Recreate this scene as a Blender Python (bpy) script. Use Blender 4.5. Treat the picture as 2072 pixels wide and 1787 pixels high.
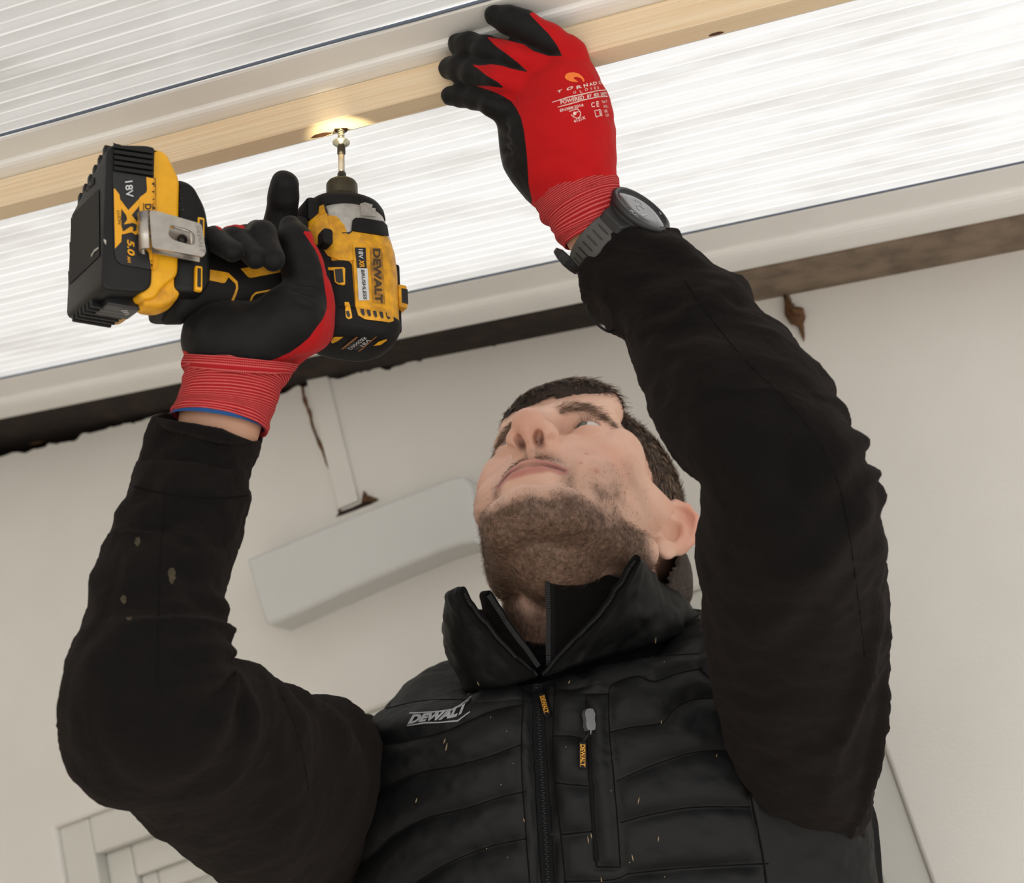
import bpy, bmesh, math, random
import numpy as np
from mathutils import Vector, Matrix
from mathutils.bvhtree import BVHTree

for _o in list(bpy.data.objects):
    bpy.data.objects.remove(_o, do_unlink=True)
SC = bpy.context.scene
COL = SC.collection
random.seed(7)
RNG = np.random.default_rng(7)

# ------------------------------------------------------------------ camera
F, CX, CY = 3200.0, 1036.0, 893.5            # focal length and centre for a 2072 x 1787 frame
ROT = np.array([[0.8822, 0.3905, -0.263], [-0.369, 0.2265, -0.9014], [-0.2925, 0.8923, 0.344]])
_u, _s, _v = np.linalg.svd(ROT)
ROT = _u @ _v                                 # world -> camera axes (right, down, forward)
CAM = np.array([0.0, 0.0, 1.28])
cam_data = bpy.data.cameras.new('camera')
cam_data.sensor_fit = 'HORIZONTAL'
cam_data.sensor_width = 36.0
cam_data.lens = F * 36.0 / 2072.0
cam_data.clip_start = 0.02
cam_data.dof.use_dof = True
cam_data.dof.focus_distance = 1.14
cam_data.dof.aperture_fstop = 8.0
cam = bpy.data.objects.new('camera', cam_data)
COL.objects.link(cam)
_m = np.eye(4)
_m[:3, 0], _m[:3, 1], _m[:3, 2], _m[:3, 3] = ROT[0], -ROT[1], -ROT[2], CAM
cam.matrix_world = Matrix(_m.tolist())
SC.camera = cam

# ------------------------------------------------------------------ overcast sky, exposure
world = bpy.data.worlds.new('overcast_sky')
SC.world = world
world.use_nodes = True
_bg = world.node_tree.nodes['Background']
_bg.inputs['Color'].default_value = (1.0, 0.99, 0.98, 1)
_bg.inputs['Strength'].default_value = 1.0
SC.view_settings.view_transform = 'Standard'
SC.view_settings.look = 'None'
SC.view_settings.exposure = 1.15
SC.view_settings.gamma = 1.0
SC.view_settings.use_curve_mapping = False
SC.cycles.use_denoising = True
SC.cycles.max_bounces = 10
SC.cycles.transparent_max_bounces = 12
SC.cycles.caustics_reflective = False
SC.cycles.caustics_refractive = False


# ------------------------------------------------------------------ geometry helpers
def ray(px, py):
    return ROT.T @ np.array([(px - CX) / F, (py - CY) / F, 1.0])


def U(px, py, d):
    """World point seen at photograph pixel (px, py) at distance d along the viewing axis."""
    return CAM + d * ray(px, py)


def hit(px, py, p0, n):
    r = ray(px, py)
    return CAM + ((p0 - CAM) @ n) / (r @ n) * r


def proj(P):
    c = (np.asarray(P) - CAM) @ ROT.T
    return np.stack([c[..., 0] / c[..., 2] * F + CX, c[..., 1] / c[..., 2] * F + CY], -1)


def unit(v):
    v = np.asarray(v, float)
    return v / np.linalg.norm(v)


def crom(P, n):
    """Catmull-Rom resampling of the rows of P to n rows (chord length)."""
    P = np.asarray(P, float)
    d = np.linalg.norm(np.diff(P[:, :2] if P.shape[1] > 2 else P, axis=0), axis=1) + 1e-9
    s = np.concatenate([[0], np.cumsum(np.sqrt(d))])
    t = np.linspace(0, s[-1], n)
    E = np.vstack([2 * P[0] - P[1], P, 2 * P[-1] - P[-2]])
    se = np.concatenate([[s[0] - (s[1] - s[0])], s, [s[-1] + (s[-1] - s[-2])]])
    out = np.zeros((n, P.shape[1]))
    k = np.clip(np.searchsorted(s, t, side='right') - 1, 0, len(s) - 2)
    for i in range(n):
        j = k[i]
        p0, p1, p2, p3 = E[j:j + 4]
        t0, t1, t2, t3 = se[j:j + 4]
        x = t[i]
        m1 = (p2 - p0) / (t2 - t0)
        m2 = (p3 - p1) / (t3 - t1)
        h = t2 - t1
        u = (x - t1) / h
        out[i] = ((2 * u**3 - 3 * u**2 + 1) * p1 + (u**3 - 2 * u**2 + u) * h * m1
                  + (-2 * u**3 + 3 * u**2) * p2 + (u**3 - u**2) * h * m2)
    return out


def _hash(i, j, k, seed):
    h = (i * 374761393 + j * 668265263 + k * 2147483647 + seed * 974711) & 0x7fffffff
    h = ((h ^ (h >> 13)) * 1274126177) & 0x7fffffff
    return ((h ^ (h >> 16)) & 0xffff) / 65535.0


def vnoise(P, seed=0):
    """Value noise in -1..1 for points P (.., 3)."""
    P = np.asarray(P, float)
    I = np.floor(P).astype(np.int64)
    f = P - I
    f = f * f * (3 - 2 * f)
    r = 0
    for a in (0, 1):
        for b in (0, 1):
            for c in (0, 1):
                w = ((f[..., 0] if a else 1 - f[..., 0]) * (f[..., 1] if b else 1 - f[..., 1])
                     * (f[..., 2] if c else 1 - f[..., 2]))
                r = r + w * _hash(I[..., 0] + a, I[..., 1] + b, I[..., 2] + c, seed)
    return r * 2 - 1


def fbm(P, seed=0, octv=3):
    P = np.asarray(P, float)
    return sum(vnoise(P * 2.03**o, seed + o * 17) * 0.5**o for o in range(octv))


def set_props(o, label=None, category=None, group=None, kind=None):
    if label:
        o['label'] = label
    if category:
        o['category'] = category
    if group:
        o['group'] = group
    if kind:
        o['kind'] = kind
    return o


def adopt(o, parent):
    if parent is not None:
        o.parent = parent
        o.matrix_parent_inverse = world_of(parent).inverted()


def world_of(o):
    m = Matrix.Translation(o.location) @ o.rotation_euler.to_matrix().to_4x4()
    if o.parent is not None:
        m = world_of(o.parent) @ o.matrix_parent_inverse @ m
    return m


def empty(name, loc, label=None, category=None, kind=None, parent=None):
    o = bpy.data.objects.new(name, None)
    o.empty_display_size = 0.05
    COL.objects.link(o)
    o.location = Vector(loc)
    set_props(o, label, category, None, kind)
    adopt(o, parent)
    return o


def mk(name, verts, faces, mat, parent=None, smooth=True, label=None, category=None, kind=None, group=None,
       centre=True, mats=None, midx=None):
    """One mesh object from world-space vertices; its origin sits in the middle of its geometry."""
    V = np.asarray(verts, float)
    c = (V.min(0) + V.max(0)) / 2 if centre and len(V) else np.zeros(3)
    me = bpy.data.meshes.new(name)
    me.from_pydata((V - c).tolist(), [], [list(map(int, f)) for f in faces])
    for m in (mats or [mat]):
        me.materials.append(m)
    if midx is not None:
        me.polygons.foreach_set('material_index', np.asarray(midx, dtype=np.int32))
    if smooth:
        me.polygons.foreach_set('use_smooth', np.ones(len(me.polygons), dtype=bool))
    me.update()
    o = bpy.data.objects.new(name, me)
    COL.objects.link(o)
    o.location = Vector(c)
    set_props(o, label, category, group, kind)
    adopt(o, parent)
    return o


def attr(o, name, vals, typ='FLOAT'):
    a = o.data.attributes.new(name, typ, 'POINT')
    if typ == 'FLOAT':
        a.data.foreach_set('value', np.asarray(vals, np.float32))
    elif typ == 'FLOAT_COLOR':
        v = np.asarray(vals, np.float32)
        if v.shape[1] == 3:
            v = np.hstack([v, np.ones((len(v), 1), np.float32)])
        a.data.foreach_set('color', v.ravel())
    else:
        a.data.foreach_set('vector', np.asarray(vals, np.float32).ravel())


def uvset(o, uv):
    """Per-vertex UV pairs stored as a vector attribute called st."""
    uv = np.asarray(uv, float)
    attr(o, 'st', np.hstack([uv, np.zeros((len(uv), 1))]), 'FLOAT_VECTOR')


def grid_faces(nr, nc, wrap=False, flip=False):
    f = []
    for i in range(nr - 1):
        for j in range(nc if wrap else nc - 1):
            a, b = i * nc + j, i * nc + (j + 1) % nc
            q = (a, b, b + nc, a + nc)
            f.append(q[::-1] if flip else q)
    return f


def bm_mesh(bm):
    bm.verts.ensure_lookup_table()
    bm.verts.index_update()
    V = np.array([v.co[:] for v in bm.verts]) if len(bm.verts) else np.zeros((0, 3))
    Fc = [[v.index for v in f.verts] for f in bm.faces]
    return V, Fc


def rbox(lo, hi, bevel=0.002, seg=2):
    bm = bmesh.new()
    bmesh.ops.create_cube(bm, size=1.0)
    lo, hi = np.array(lo, float), np.array(hi, float)
    for v in bm.verts:
        v.co = Vector((lo + hi) / 2 + np.array(v.co) * (hi - lo))
    if bevel > 0:
        bmesh.ops.bevel(bm, geom=bm.edges[:], offset=bevel, segments=seg, profile=0.6, affect='EDGES', clamp_overlap=True)
    r = bm_mesh(bm)
    bm.free()
    return r


def prism(poly, a0, a1, axes=(0, 2, 1), bevel=0.0, seg=2):
    """Polygon in axes[0], axes[1], extruded along axes[2] from a0 to a1, edges rounded."""
    bm = bmesh.new()
    vs = []
    for p in poly:
        c = [0, 0, 0]
        c[axes[0]], c[axes[1]], c[axes[2]] = p[0], p[1], a0
        vs.append(bm.verts.new(c))
    f = bm.faces.new(vs)
    r = bmesh.ops.extrude_face_region(bm, geom=[f])
    d = [0, 0, 0]
    d[axes[2]] = a1 - a0
    for g in r['geom']:
        if isinstance(g, bmesh.types.BMVert):
            g.co += Vector(d)
    bmesh.ops.recalc_face_normals(bm, faces=bm.faces[:])
    if bevel > 0:
        ed = [e for e in bm.edges if len(e.link_faces) == 2 and e.calc_face_angle(0) > 0.6]
        bmesh.ops.bevel(bm, geom=ed, offset=bevel, segments=seg, profile=0.5, affect='EDGES', clamp_overlap=True)
    r = bm_mesh(bm)
    bm.free()
    return r


def rpoly(pts, r, n=4):
    """Round the corners of a 2-D polygon."""
    pts = [np.array(p, float) for p in pts]
    out = []
    for i, p in enumerate(pts):
        a, b = pts[i - 1] - p, pts[(i + 1) % len(pts)] - p
        la, lb = np.linalg.norm(a), np.linalg.norm(b)
        k = min(r, la * 0.45, lb * 0.45)
        s, e = p + a / la * k, p + b / lb * k
        for t in np.linspace(0, 1, n):
            out.append((1 - t)**2 * s + 2 * t * (1 - t) * p + t**2 * e)
    return out


def tube(path, rad, n=10, caps=True):
    """Round tube along world points; rad is a number or one per point."""
    P = np.asarray(path, float)
    m = len(P)
    rad = np.full(m, rad) if np.isscalar(rad) else np.asarray(rad, float)
    T = np.gradient(P, axis=0)
    T /= np.linalg.norm(T, axis=1)[:, None] + 1e-12
    up = np.array([0, 0, 1.0]) if abs(T[0, 2]) < 0.9 else np.array([1.0, 0, 0])
    V = []
    for i in range(m):
        a = up - T[i] * (up @ T[i])
        a /= np.linalg.norm(a) + 1e-12
        up = a
        b = np.cross(T[i], a)
        for k in range(n):
            th = 2 * math.pi * k / n
            V.append(P[i] + rad[i] * (math.cos(th) * a + math.sin(th) * b))
    Fc = grid_faces(m, n, True)
    if caps:
        Fc.append(list(range(n))[::-1])
        Fc.append([(m - 1) * n + k for k in range(n)])
    return np.array(V), Fc


def lathe(profile, axis_o, axis_d, n=32):
    """Profile of (radius, height) turned around an axis."""
    d = unit(axis_d)
    a = unit(np.cross(d, [0.3, 0.5, 0.8]))
    b = np.cross(d, a)
    V = [np.asarray(axis_o) + d * h + r * (math.cos(2 * math.pi * k / n) * a + math.sin(2 * math.pi * k / n) * b)
         for r, h in profile for k in range(n)]
    Fc = grid_faces(len(profile), n, True)
    Fc.append(list(range(n))[::-1])
    Fc.append([(len(profile) - 1) * n + k for k in range(n)])
    return np.array(V), Fc


def join(*parts):
    V, Fc, o = [], [], 0
    for v, f in parts:
        v = np.asarray(v)
        V.append(v)
        Fc += [[i + o for i in q] for q in f]
        o += len(v)
    return np.vstack(V), Fc


def bvh_of(V, Fc):
    return BVHTree.FromPolygons([tuple(v) for v in np.asarray(V)], [tuple(f) for f in Fc])


def castpx(bvh, px, py):
    """Nearest point of a built surface along the sight line of a photograph pixel."""
    d = unit(ray(px, py))
    loc, nor, _, _ = bvh.ray_cast(Vector(CAM), Vector(d))
    if loc is None:
        return None, None
    n = np.array(nor)
    if n @ d > 0:
        n = -n
    return np.array(loc), n


def fill_poly(poly, step):
    """Triangulated polygon, cut to edges no longer than step (2-D)."""
    bm = bmesh.new()
    vs = [bm.verts.new((p[0], p[1], 0)) for p in poly]
    bm.faces.new(vs)
    bm.normal_update()
    bmesh.ops.triangulate(bm, faces=bm.faces[:])
    for _ in range(7):
        ed = [e for e in bm.edges if e.calc_length() > step]
        if not ed:
            break
        bmesh.ops.subdivide_edges(bm, edges=ed, cuts=1)
        bmesh.ops.triangulate(bm, faces=[f for f in bm.faces if len(f.verts) > 3])
    r = bm_mesh(bm)
    bm.free()
    return r


def lay(V2, Fc, bvh, off, thick=0.0):
    """Lay a flat pattern given in photograph pixels onto a built surface."""
    P, N, ok = [], [], []
    for p in V2:
        l, n = castpx(bvh, p[0], p[1])
        ok.append(l is not None)
        P.append(l if l is not None else np.zeros(3))
        N.append(n if n is not None else np.zeros(3))
    P, N, ok = np.array(P), np.array(N), np.array(ok)
    keep = [f for f in Fc if all(ok[i] for i in f)]
    used = sorted({i for f in keep for i in f})
    ix = {u: k for k, u in enumerate(used)}
    if not used:
        return np.zeros((0, 3)), []
    A = P[used] + N[used] * off
    T = [[ix[i] for i in f] for f in keep]
    # every face towards the camera
    for k, f in enumerate(T):
        nn = np.cross(A[f[1]] - A[f[0]], A[f[2]] - A[f[0]])
        if nn @ (CAM - A[f[0]]) < 0:
            T[k] = f[::-1]
    if thick > 0:
        nA = len(A)
        B = P[used] + N[used] * (off - thick)
        cnt = {}
        for f in T:
            for a, b in zip(f, f[1:] + f[:1]):
                cnt[(a, b)] = cnt.get((a, b), 0) + 1
        side = [[b, a, a + nA, b + nA] for (a, b) in cnt if (b, a) not in cnt]
        T = T + [[i + nA for i in f[::-1]] for f in T] + side
        A = np.vstack([A, B])
    return A, T


_TXT = {}


def text2d(s, shear=0.0, bold=0.0):
    """Letters as a flat pattern in a 0..1 box."""
    key = (s, shear, bold)
    if key in _TXT:
        return _TXT[key]
    cu = bpy.data.curves.new('lettering', 'FONT')
    cu.body = s
    cu.shear = shear
    cu.offset = bold
    cu.resolution_u = 3
    ob = bpy.data.objects.new('lettering', cu)
    COL.objects.link(ob)
    dg = bpy.context.evaluated_depsgraph_get()
    me = ob.evaluated_get(dg).to_mesh()
    V = np.array([v.co[:2] for v in me.vertices])
    Fc = [list(p.vertices) for p in me.polygons]
    ob.evaluated_get(dg).to_mesh_clear()
    bpy.data.objects.remove(ob)
    bpy.data.curves.remove(cu)
    V = (V - V.min(0)) / (V.max(0) - V.min(0))
    _TXT[key] = (V, Fc)
    return V, Fc


def txt(s, o, run, up, bvh, off, shear=0.0, bold=0.0):
    """Lettering from pixel o, along pixel vector run, with height vector up, laid on a surface."""
    V, Fc = text2d(s, shear, bold)
    o, run, up = np.array(o, float), np.array(run, float), np.array(up, float)
    return lay([o + v[0] * run + v[1] * up for v in V], Fc, bvh, off)


# ------------------------------------------------------------------ signed-distance sculpting
class Clay:
    def __init__(self, lo, hi, res):
        self.lo = np.array(lo, float)
        self.res = res
        self.n = np.ceil((np.array(hi, float) - self.lo) / res).astype(int) + 1
        self.D = np.full(self.n, 1.0, np.float32)
        self.ax = [self.lo[i] + res * np.arange(self.n[i]) for i in range(3)]

    def _box(self, lo, hi):
        a = np.clip(np.floor((np.array(lo) - self.lo) / self.res).astype(int), 0, self.n)
        b = np.clip(np.ceil((np.array(hi) - self.lo) / self.res).astype(int) + 1, 0, self.n)
        sl = tuple(slice(x, y) for x, y in zip(a, b))
        X = np.meshgrid(*[self.ax[i][sl[i]] for i in range(3)], indexing='ij', sparse=True)
        return sl, X

    def put(self, lo, hi, fn, k, sub=False):
        pad = 2.5 * k + 3 * self.res
        sl, X = self._box(np.array(lo) - pad, np.array(hi) + pad)
        d = self.D[sl]
        if d.size == 0:
            return
        s = fn(*X).astype(np.float32)
        if sub:
            s = -s
            if k > 0:
                h = np.clip(0.5 - 0.5 * (d - s) / k, 0, 1)
                self.D[sl] = d * (1 - h) + s * h + k * h * (1 - h)
            else:
                self.D[sl] = np.maximum(d, s)
        else:
            if k > 0:
                h = np.clip(0.5 + 0.5 * (d - s) / k, 0, 1)
                self.D[sl] = d * (1 - h) + s * h - k * h * (1 - h)
            else:
                self.D[sl] = np.minimum(d, s)

    def ell(self, c, r, k=0.0, sub=False, M=None):
        c, r = np.array(c, float), np.array(r, float)
        M = np.eye(3) if M is None else np.asarray(M, float)      # rows: local axes
        ext = np.sqrt(((M * r[:, None])**2).sum(0))

        def fn(x, y, z):
            p = [(x - c[0]) * M[i, 0] + (y - c[1]) * M[i, 1] + (z - c[2]) * M[i, 2] for i in range(3)]
            k0 = np.sqrt(sum((p[i] / r[i])**2 for i in range(3)))
            k1 = np.sqrt(sum((p[i] / r[i]**2)**2 for i in range(3))) + 1e-9
            return k0 * (k0 - 1) / k1
        self.put(c - ext, c + ext, fn, k, sub)

    def cap(self, a, b, ra, rb, k=0.0, sub=False):
        a, b = np.array(a, float), np.array(b, float)
        L = b - a
        LL = L @ L + 1e-12
        rm = max(ra, rb)

        def fn(x, y, z):
            t = np.clip(((x - a[0]) * L[0] + (y - a[1]) * L[1] + (z - a[2]) * L[2]) / LL, 0, 1)
            return np.sqrt((x - a[0] - t * L[0])**2 + (y - a[1] - t * L[1])**2 + (z - a[2] - t * L[2])**2) - (ra + t * (rb - ra))
        self.put(np.minimum(a, b) - rm, np.maximum(a, b) + rm, fn, k, sub)

    def chain(self, pts, rad, k=0.0, sub=False, inner=None):
        """Polyline of round cones."""
        rad = [rad] * len(pts) if np.isscalar(rad) else rad
        for i in range(len(pts) - 1):
            self.cap(pts[i], pts[i + 1], rad[i], rad[i + 1], k if i == 0 or inner is None else inner, sub)

    def blank(self):
        o = Clay.__new__(Clay)
        o.lo, o.res, o.n, o.ax = self.lo, self.res, self.n, self.ax
        o.D = np.full(self.n, 1.0, np.float32)
        return o

    def merge(self, o, k):
        d, s = self.D, o.D
        h = np.clip(0.5 + 0.5 * (d - s) / k, 0, 1)
        self.D = d * (1 - h) + s * h - k * h * (1 - h)

    def mesh(self, smooth=1):
        D = self.D
        s = D < 0
        n = np.array(D.shape)
        c = s[:-1, :-1, :-1].astype(np.int8)
        cnt = np.zeros(n - 1, np.int8)
        for a in (0, 1):
            for b in (0, 1):
                for d in (0, 1):
                    cnt += s[a:n[0] - 1 + a, b:n[1] - 1 + b, d:n[2] - 1 + d]
        act = (cnt > 0) & (cnt < 8)
        I = np.argwhere(act)
        idx = np.full(n - 1, -1, np.int64)
        idx[act] = np.arange(len(I))
        acc = np.zeros((len(I), 3))
        num = np.zeros(len(I))
        for ax in range(3):
            o1, o2 = [i for i in range(3) if i != ax]
            for p in (0, 1):
                for q in (0, 1):
                    A = I.copy()
                    A[:, o1] += p
                    A[:, o2] += q
                    B = A.copy()
                    B[:, ax] += 1
                    da, db = D[tuple(A.T)], D[tuple(B.T)]
                    m = (da < 0) != (db < 0)
                    t = np.where(m, da / np.where(m, da - db, 1), 0)
                    P = A.astype(float)
                    P[:, ax] += t
                    acc[m] += P[m]
                    num[m] += 1
        V = self.lo + self.res * acc / num[:, None]
        quads = []
        for ax in range(3):
            o1, o2 = (ax + 1) % 3, (ax + 2) % 3
            sa = [slice(None)] * 3
            sb = [slice(None)] * 3
            sa[ax], sb[ax] = slice(0, -1), slice(1, None)
            E = s[tuple(sa)] != s[tuple(sb)]
            P = np.argwhere(E)
            P = P[(P[:, o1] > 0) & (P[:, o2] > 0) & (P[:, o1] < n[o1] - 1) & (P[:, o2] < n[o2] - 1)]
            q = []
            for (u, v) in ((-1, -1), (0, -1), (0, 0), (-1, 0)):
                Q = P.copy()
                Q[:, o1] += u
                Q[:, o2] += v
                q.append(idx[tuple(Q.T)])
            q = np.stack(q, 1)
            inside = s[tuple(P.T)]
            q[~inside] = q[~inside][:, ::-1]
            quads.append(q)
        Q = np.vstack(quads)
        Q = Q[(Q >= 0).all(1)]
        for _ in range(smooth):
            S = np.zeros_like(V)
            W = np.zeros(len(V))
            for a, b in ((0, 1), (1, 2), (2, 3), (3, 0)):
                np.add.at(S, Q[:, a], V[Q[:, b]])
                np.add.at(S, Q[:, b], V[Q[:, a]])
                np.add.at(W, Q[:, a], 1)
                np.add.at(W, Q[:, b], 1)
            V = 0.5 * V + 0.5 * S / np.maximum(W, 1)[:, None]
        return V, Q


def vnormals(V, Q):
    Q = np.asarray(Q)
    n = np.cross(V[Q[:, 2]] - V[Q[:, 0]], V[Q[:, 3 if Q.shape[1] > 3 else 1]] - V[Q[:, 1]])
    N = np.zeros_like(V)
    for k in range(Q.shape[1]):
        np.add.at(N, Q[:, k], n)
    return N / (np.linalg.norm(N, axis=1)[:, None] + 1e-15)


def poly_sd(P, poly):
    """Signed distance of 2-D points to a polygon, negative inside."""
    P = np.asarray(P, float)
    poly = np.asarray(poly, float)
    d = np.full(len(P), 1e18)
    ins = np.zeros(len(P), bool)
    for i in range(len(poly)):
        a, b = poly[i], poly[(i + 1) % len(poly)]
        e = b - a
        w = P - a
        t = np.clip((w @ e) / (e @ e + 1e-12), 0, 1)
        d = np.minimum(d, ((w - t[:, None] * e)**2).sum(1))
        c1 = (a[1] <= P[:, 1]) & (b[1] > P[:, 1])
        c2 = (a[1] > P[:, 1]) & (b[1] <= P[:, 1])
        cr = e[0] * w[:, 1] - e[1] * w[:, 0]
        ins ^= (c1 & (cr > 0)) | (c2 & (cr < 0))
    d = np.sqrt(d)
    return np.where(ins, -d, d)


def line_d(P, poly):
    """Distance of 2-D points to an open polyline."""
    P = np.asarray(P, float)
    d = np.full(len(P), 1e18)
    poly = np.asarray(poly, float)
    for a, b in zip(poly[:-1], poly[1:]):
        e = b - a
        w = P - a
        t = np.clip((w @ e) / (e @ e + 1e-12), 0, 1)
        d = np.minimum(d, ((w - t[:, None] * e)**2).sum(1))
    return np.sqrt(d)


# ------------------------------------------------------------------ materials
def srgb(r, g, b):
    def c(x):
        x /= 255.0
        return x / 12.92 if x <= 0.04045 else ((x + 0.055) / 1.055)**2.4
    return (c(r), c(g), c(b), 1.0)


class NT:
    """Small node-building helper for one material."""
    def __init__(self, name):
        self.m = bpy.data.materials.new(name)
        self.m.use_nodes = True
        self.t = self.m.node_tree
        self.b = self.t.nodes['Principled BSDF']
        self.out = self.t.nodes['Material Output']

    def n(self, typ, **kw):
        nd = self.t.nodes.new(typ)
        for k, v in kw.items():
            if k in nd.inputs:
                nd.inputs[k].default_value = v
            else:
                setattr(nd, k, v)
        return nd

    def l(self, a, b):
        self.t.links.new(a, b)

    def coord(self, scale=(1, 1, 1), which='Object', rot=(0, 0, 0)):
        mp = self.n('ShaderNodeMapping')
        mp.inputs['Scale'].default_value = scale
        mp.inputs['Rotation'].default_value = rot
        if which == 'st':
            a = self.n('ShaderNodeAttribute', attribute_name='st')
            self.l(a.outputs['Vector'], mp.inputs['Vector'])
        else:
            a = self.n('ShaderNodeTexCoord')
            self.l(a.outputs[which], mp.inputs['Vector'])
        return mp.outputs['Vector']

    def noise(self, scale, detail=3, rough=0.55, vec=None):
        nd = self.n('ShaderNodeTexNoise')
        nd.inputs['Scale'].default_value = scale
        nd.inputs['Detail'].default_value = detail
        nd.inputs['Roughness'].default_value = rough
        self.l(vec if vec is not None else self.coord(), nd.inputs['Vector'])
        return nd.outputs['Fac']

    def ramp(self, fac, stops):
        r = self.n('ShaderNodeValToRGB')
        e = r.color_ramp.elements
        while len(e) < len(stops):
            e.new(0.5)
        for k, (p, c) in enumerate(stops):
            e[k].position = p
            e[k].color = c if len(c) == 4 else (*c, 1)
        self.l(fac, r.inputs['Fac'])
        return r.outputs['Color']

    def mix(self, fac, a, b, mode='MIX'):
        m = self.n('ShaderNodeMix', data_type='RGBA', blend_type=mode)
        for s, x in ((0, fac), (6, a), (7, b)):
            if isinstance(x, (int, float, tuple)):
                m.inputs[s].default_value = x
            else:
                self.l(x, m.inputs[s])
        return m.outputs[2]

    def math(self, op, a, b=0.0, clamp=False):
        m = self.n('ShaderNodeMath', operation=op, use_clamp=clamp)
        for k, x in enumerate((a, b)):
            if isinstance(x, (int, float)):
                m.inputs[k].default_value = x
            else:
                self.l(x, m.inputs[k])
        return m.outputs[0]

    def at(self, name, out='Fac'):
        return self.n('ShaderNodeAttribute', attribute_name=name).outputs[out]

    def bump(self, h, strength=0.3, dist=0.001):
        b = self.n('ShaderNodeBump')
        b.inputs['Strength'].default_value = strength
        b.inputs['Distance'].default_value = dist
        self.l(h, b.inputs['Height'])
        self.l(b.outputs['Normal'], self.b.inputs['Normal'])

    def set(self, **kw):
        for k, v in kw.items():
            k = k.replace('_', ' ')
            if isinstance(v, (int, float, tuple)):
                self.b.inputs[k].default_value = v
            else:
                self.l(v, self.b.inputs[k])
        return self


def plain(name, col, rough=0.5, metal=0.0, spec=0.5, var=0.0, vs=60.0, bump=0.0, bs=400.0, dark=None, **kw):
    """Principled material with mottled colour and fine relief."""
    t = NT(name)
    t.set(Roughness=rough, Metallic=metal)
    t.b.inputs['Specular IOR Level'].default_value = spec
    c2 = dark if dark else tuple(x * (1 - var) for x in col[:3]) + (1.0,)
    if var > 0 or dark:
        t.set(Base_Color=t.mix(t.ramp(t.noise(vs, 4), [(0.35, (0, 0, 0)), (0.65, (1, 1, 1))]), c2, col))
    else:
        t.set(Base_Color=col)
    if bump > 0:
        t.bump(t.noise(bs, 2), bump, 0.0006)
    for k, v in kw.items():
        t.b.inputs[k.replace('_', ' ')].default_value = v
    return t.m


# ================================================================== the place
SL = math.radians(13.07)                       # fall of the lean-to roof
RE = np.array([math.cos(SL), 0, -math.sin(SL)])
RN = np.array([math.sin(SL), 0, math.cos(SL)])
YY = np.array([0, 1.0, 0])
ENTRY = U(690, 262, 1.165)                     # where the screw enters the timber


def RP(a, y, h):
    return ENTRY + RE * a + YY * y + RN * h


def extrude_roof(profile, a0, a1, n=2):
    """Profile of (y, h) pairs pushed along the fall of the roof."""
    V = [RP(a, y, h) for a in np.linspace(a0, a1, n) for (y, h) in profile]
    m = len(profile)
    Fc = grid_faces(n, m, True)
    Fc += [list(range(m)), [(n - 1) * m + k for k in range(m)][::-1]]
    return np.array(V), Fc


WALL_Y = ENTRY[1] + 0.575


def W(px, py, off=0.0):
    """Point of the wall plane (off = distance in front of it)."""
    return hit(px, py, np.array([0, WALL_Y - off, 0]), YY)


# --- plaster wall with a ragged top edge and a door-height opening
t = NT('cream_plaster')
n1 = t.noise(9.0, 5)
n2 = t.noise(260.0, 3)
t.set(Base_Color=t.mix(n1, srgb(212, 208, 201), srgb(224, 221, 215)), Roughness=0.85)
t.bump(n2, 0.25, 0.0012)
MAT_PLASTER = t.m
MAT_GREYBOARD = plain('weathered_board', srgb(138, 120, 102), 0.9, var=0.45, vs=28.0, bump=0.5, bs=120.0)
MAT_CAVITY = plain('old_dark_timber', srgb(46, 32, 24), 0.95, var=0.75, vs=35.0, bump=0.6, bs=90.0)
MAT_BROWN = plain('crumbling_brown_mortar', srgb(112, 78, 48), 0.95, var=0.6, vs=180.0, bump=0.8, bs=500.0)
MAT_UPVC = plain('white_upvc', srgb(244, 243, 240), 0.42, var=0.04, vs=14.0)
MAT_CASING = plain('white_painted_casing', srgb(205, 203, 196), 0.6, var=0.04, vs=12.0)
MAT_TRUNK = plain('pale_grey_box_cover', srgb(203, 203, 200), 0.6, var=0.03, vs=10.0)
MAT_CONCRETE = plain('patio_concrete', srgb(228, 224, 218), 0.9, var=0.10, vs=3.0, bump=0.4, bs=80.0)
MAT_RENDER = plain('house_render', srgb(196, 188, 174), 0.9, var=0.08, vs=4.0, bump=0.3, bs=60.0)

TOP = [(-300, 985), (0, 921), (63, 909), (145, 890), (217, 870), (309, 846), (430, 822), (574, 793), (623, 781), (676, 769),
       (772, 747), (883, 721), (1000, 697), (1100, 671), (1180, 652), (1300, 628), (1400, 606), (1495, 583), (1570, 560),
       (1642, 541), (1715, 527), (1739, 519), (1770, 523), (1873, 503), (1957, 489), (2072, 466), (2400, 402), (2900, 300)]
top_pts = []
for (p, q) in zip(TOP[:-1], TOP[1:]):
    for k in range(14):
        f = k / 14
        jag = 6.0 * fbm(np.array([[p[0] * 0.06 + (q[0] - p[0]) * f * 0.06, 1.3, 0.0]]), 5, 3)[0]
        top_pts.append(W(p[0] + (q[0] - p[0]) * f, p[1] + (q[1] - p[1]) * f + jag))
top_pts.append(W(*TOP[-1]))
op_tl, op_tr = W(104, 1671), W(1655, 1071)
OX0, OX1, OZ = op_tl[0], W(1845, 1648)[0], op_tl[2]
zc = OZ + 0.02
V, Fc = [], []
D_WALL = 0.06


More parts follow.
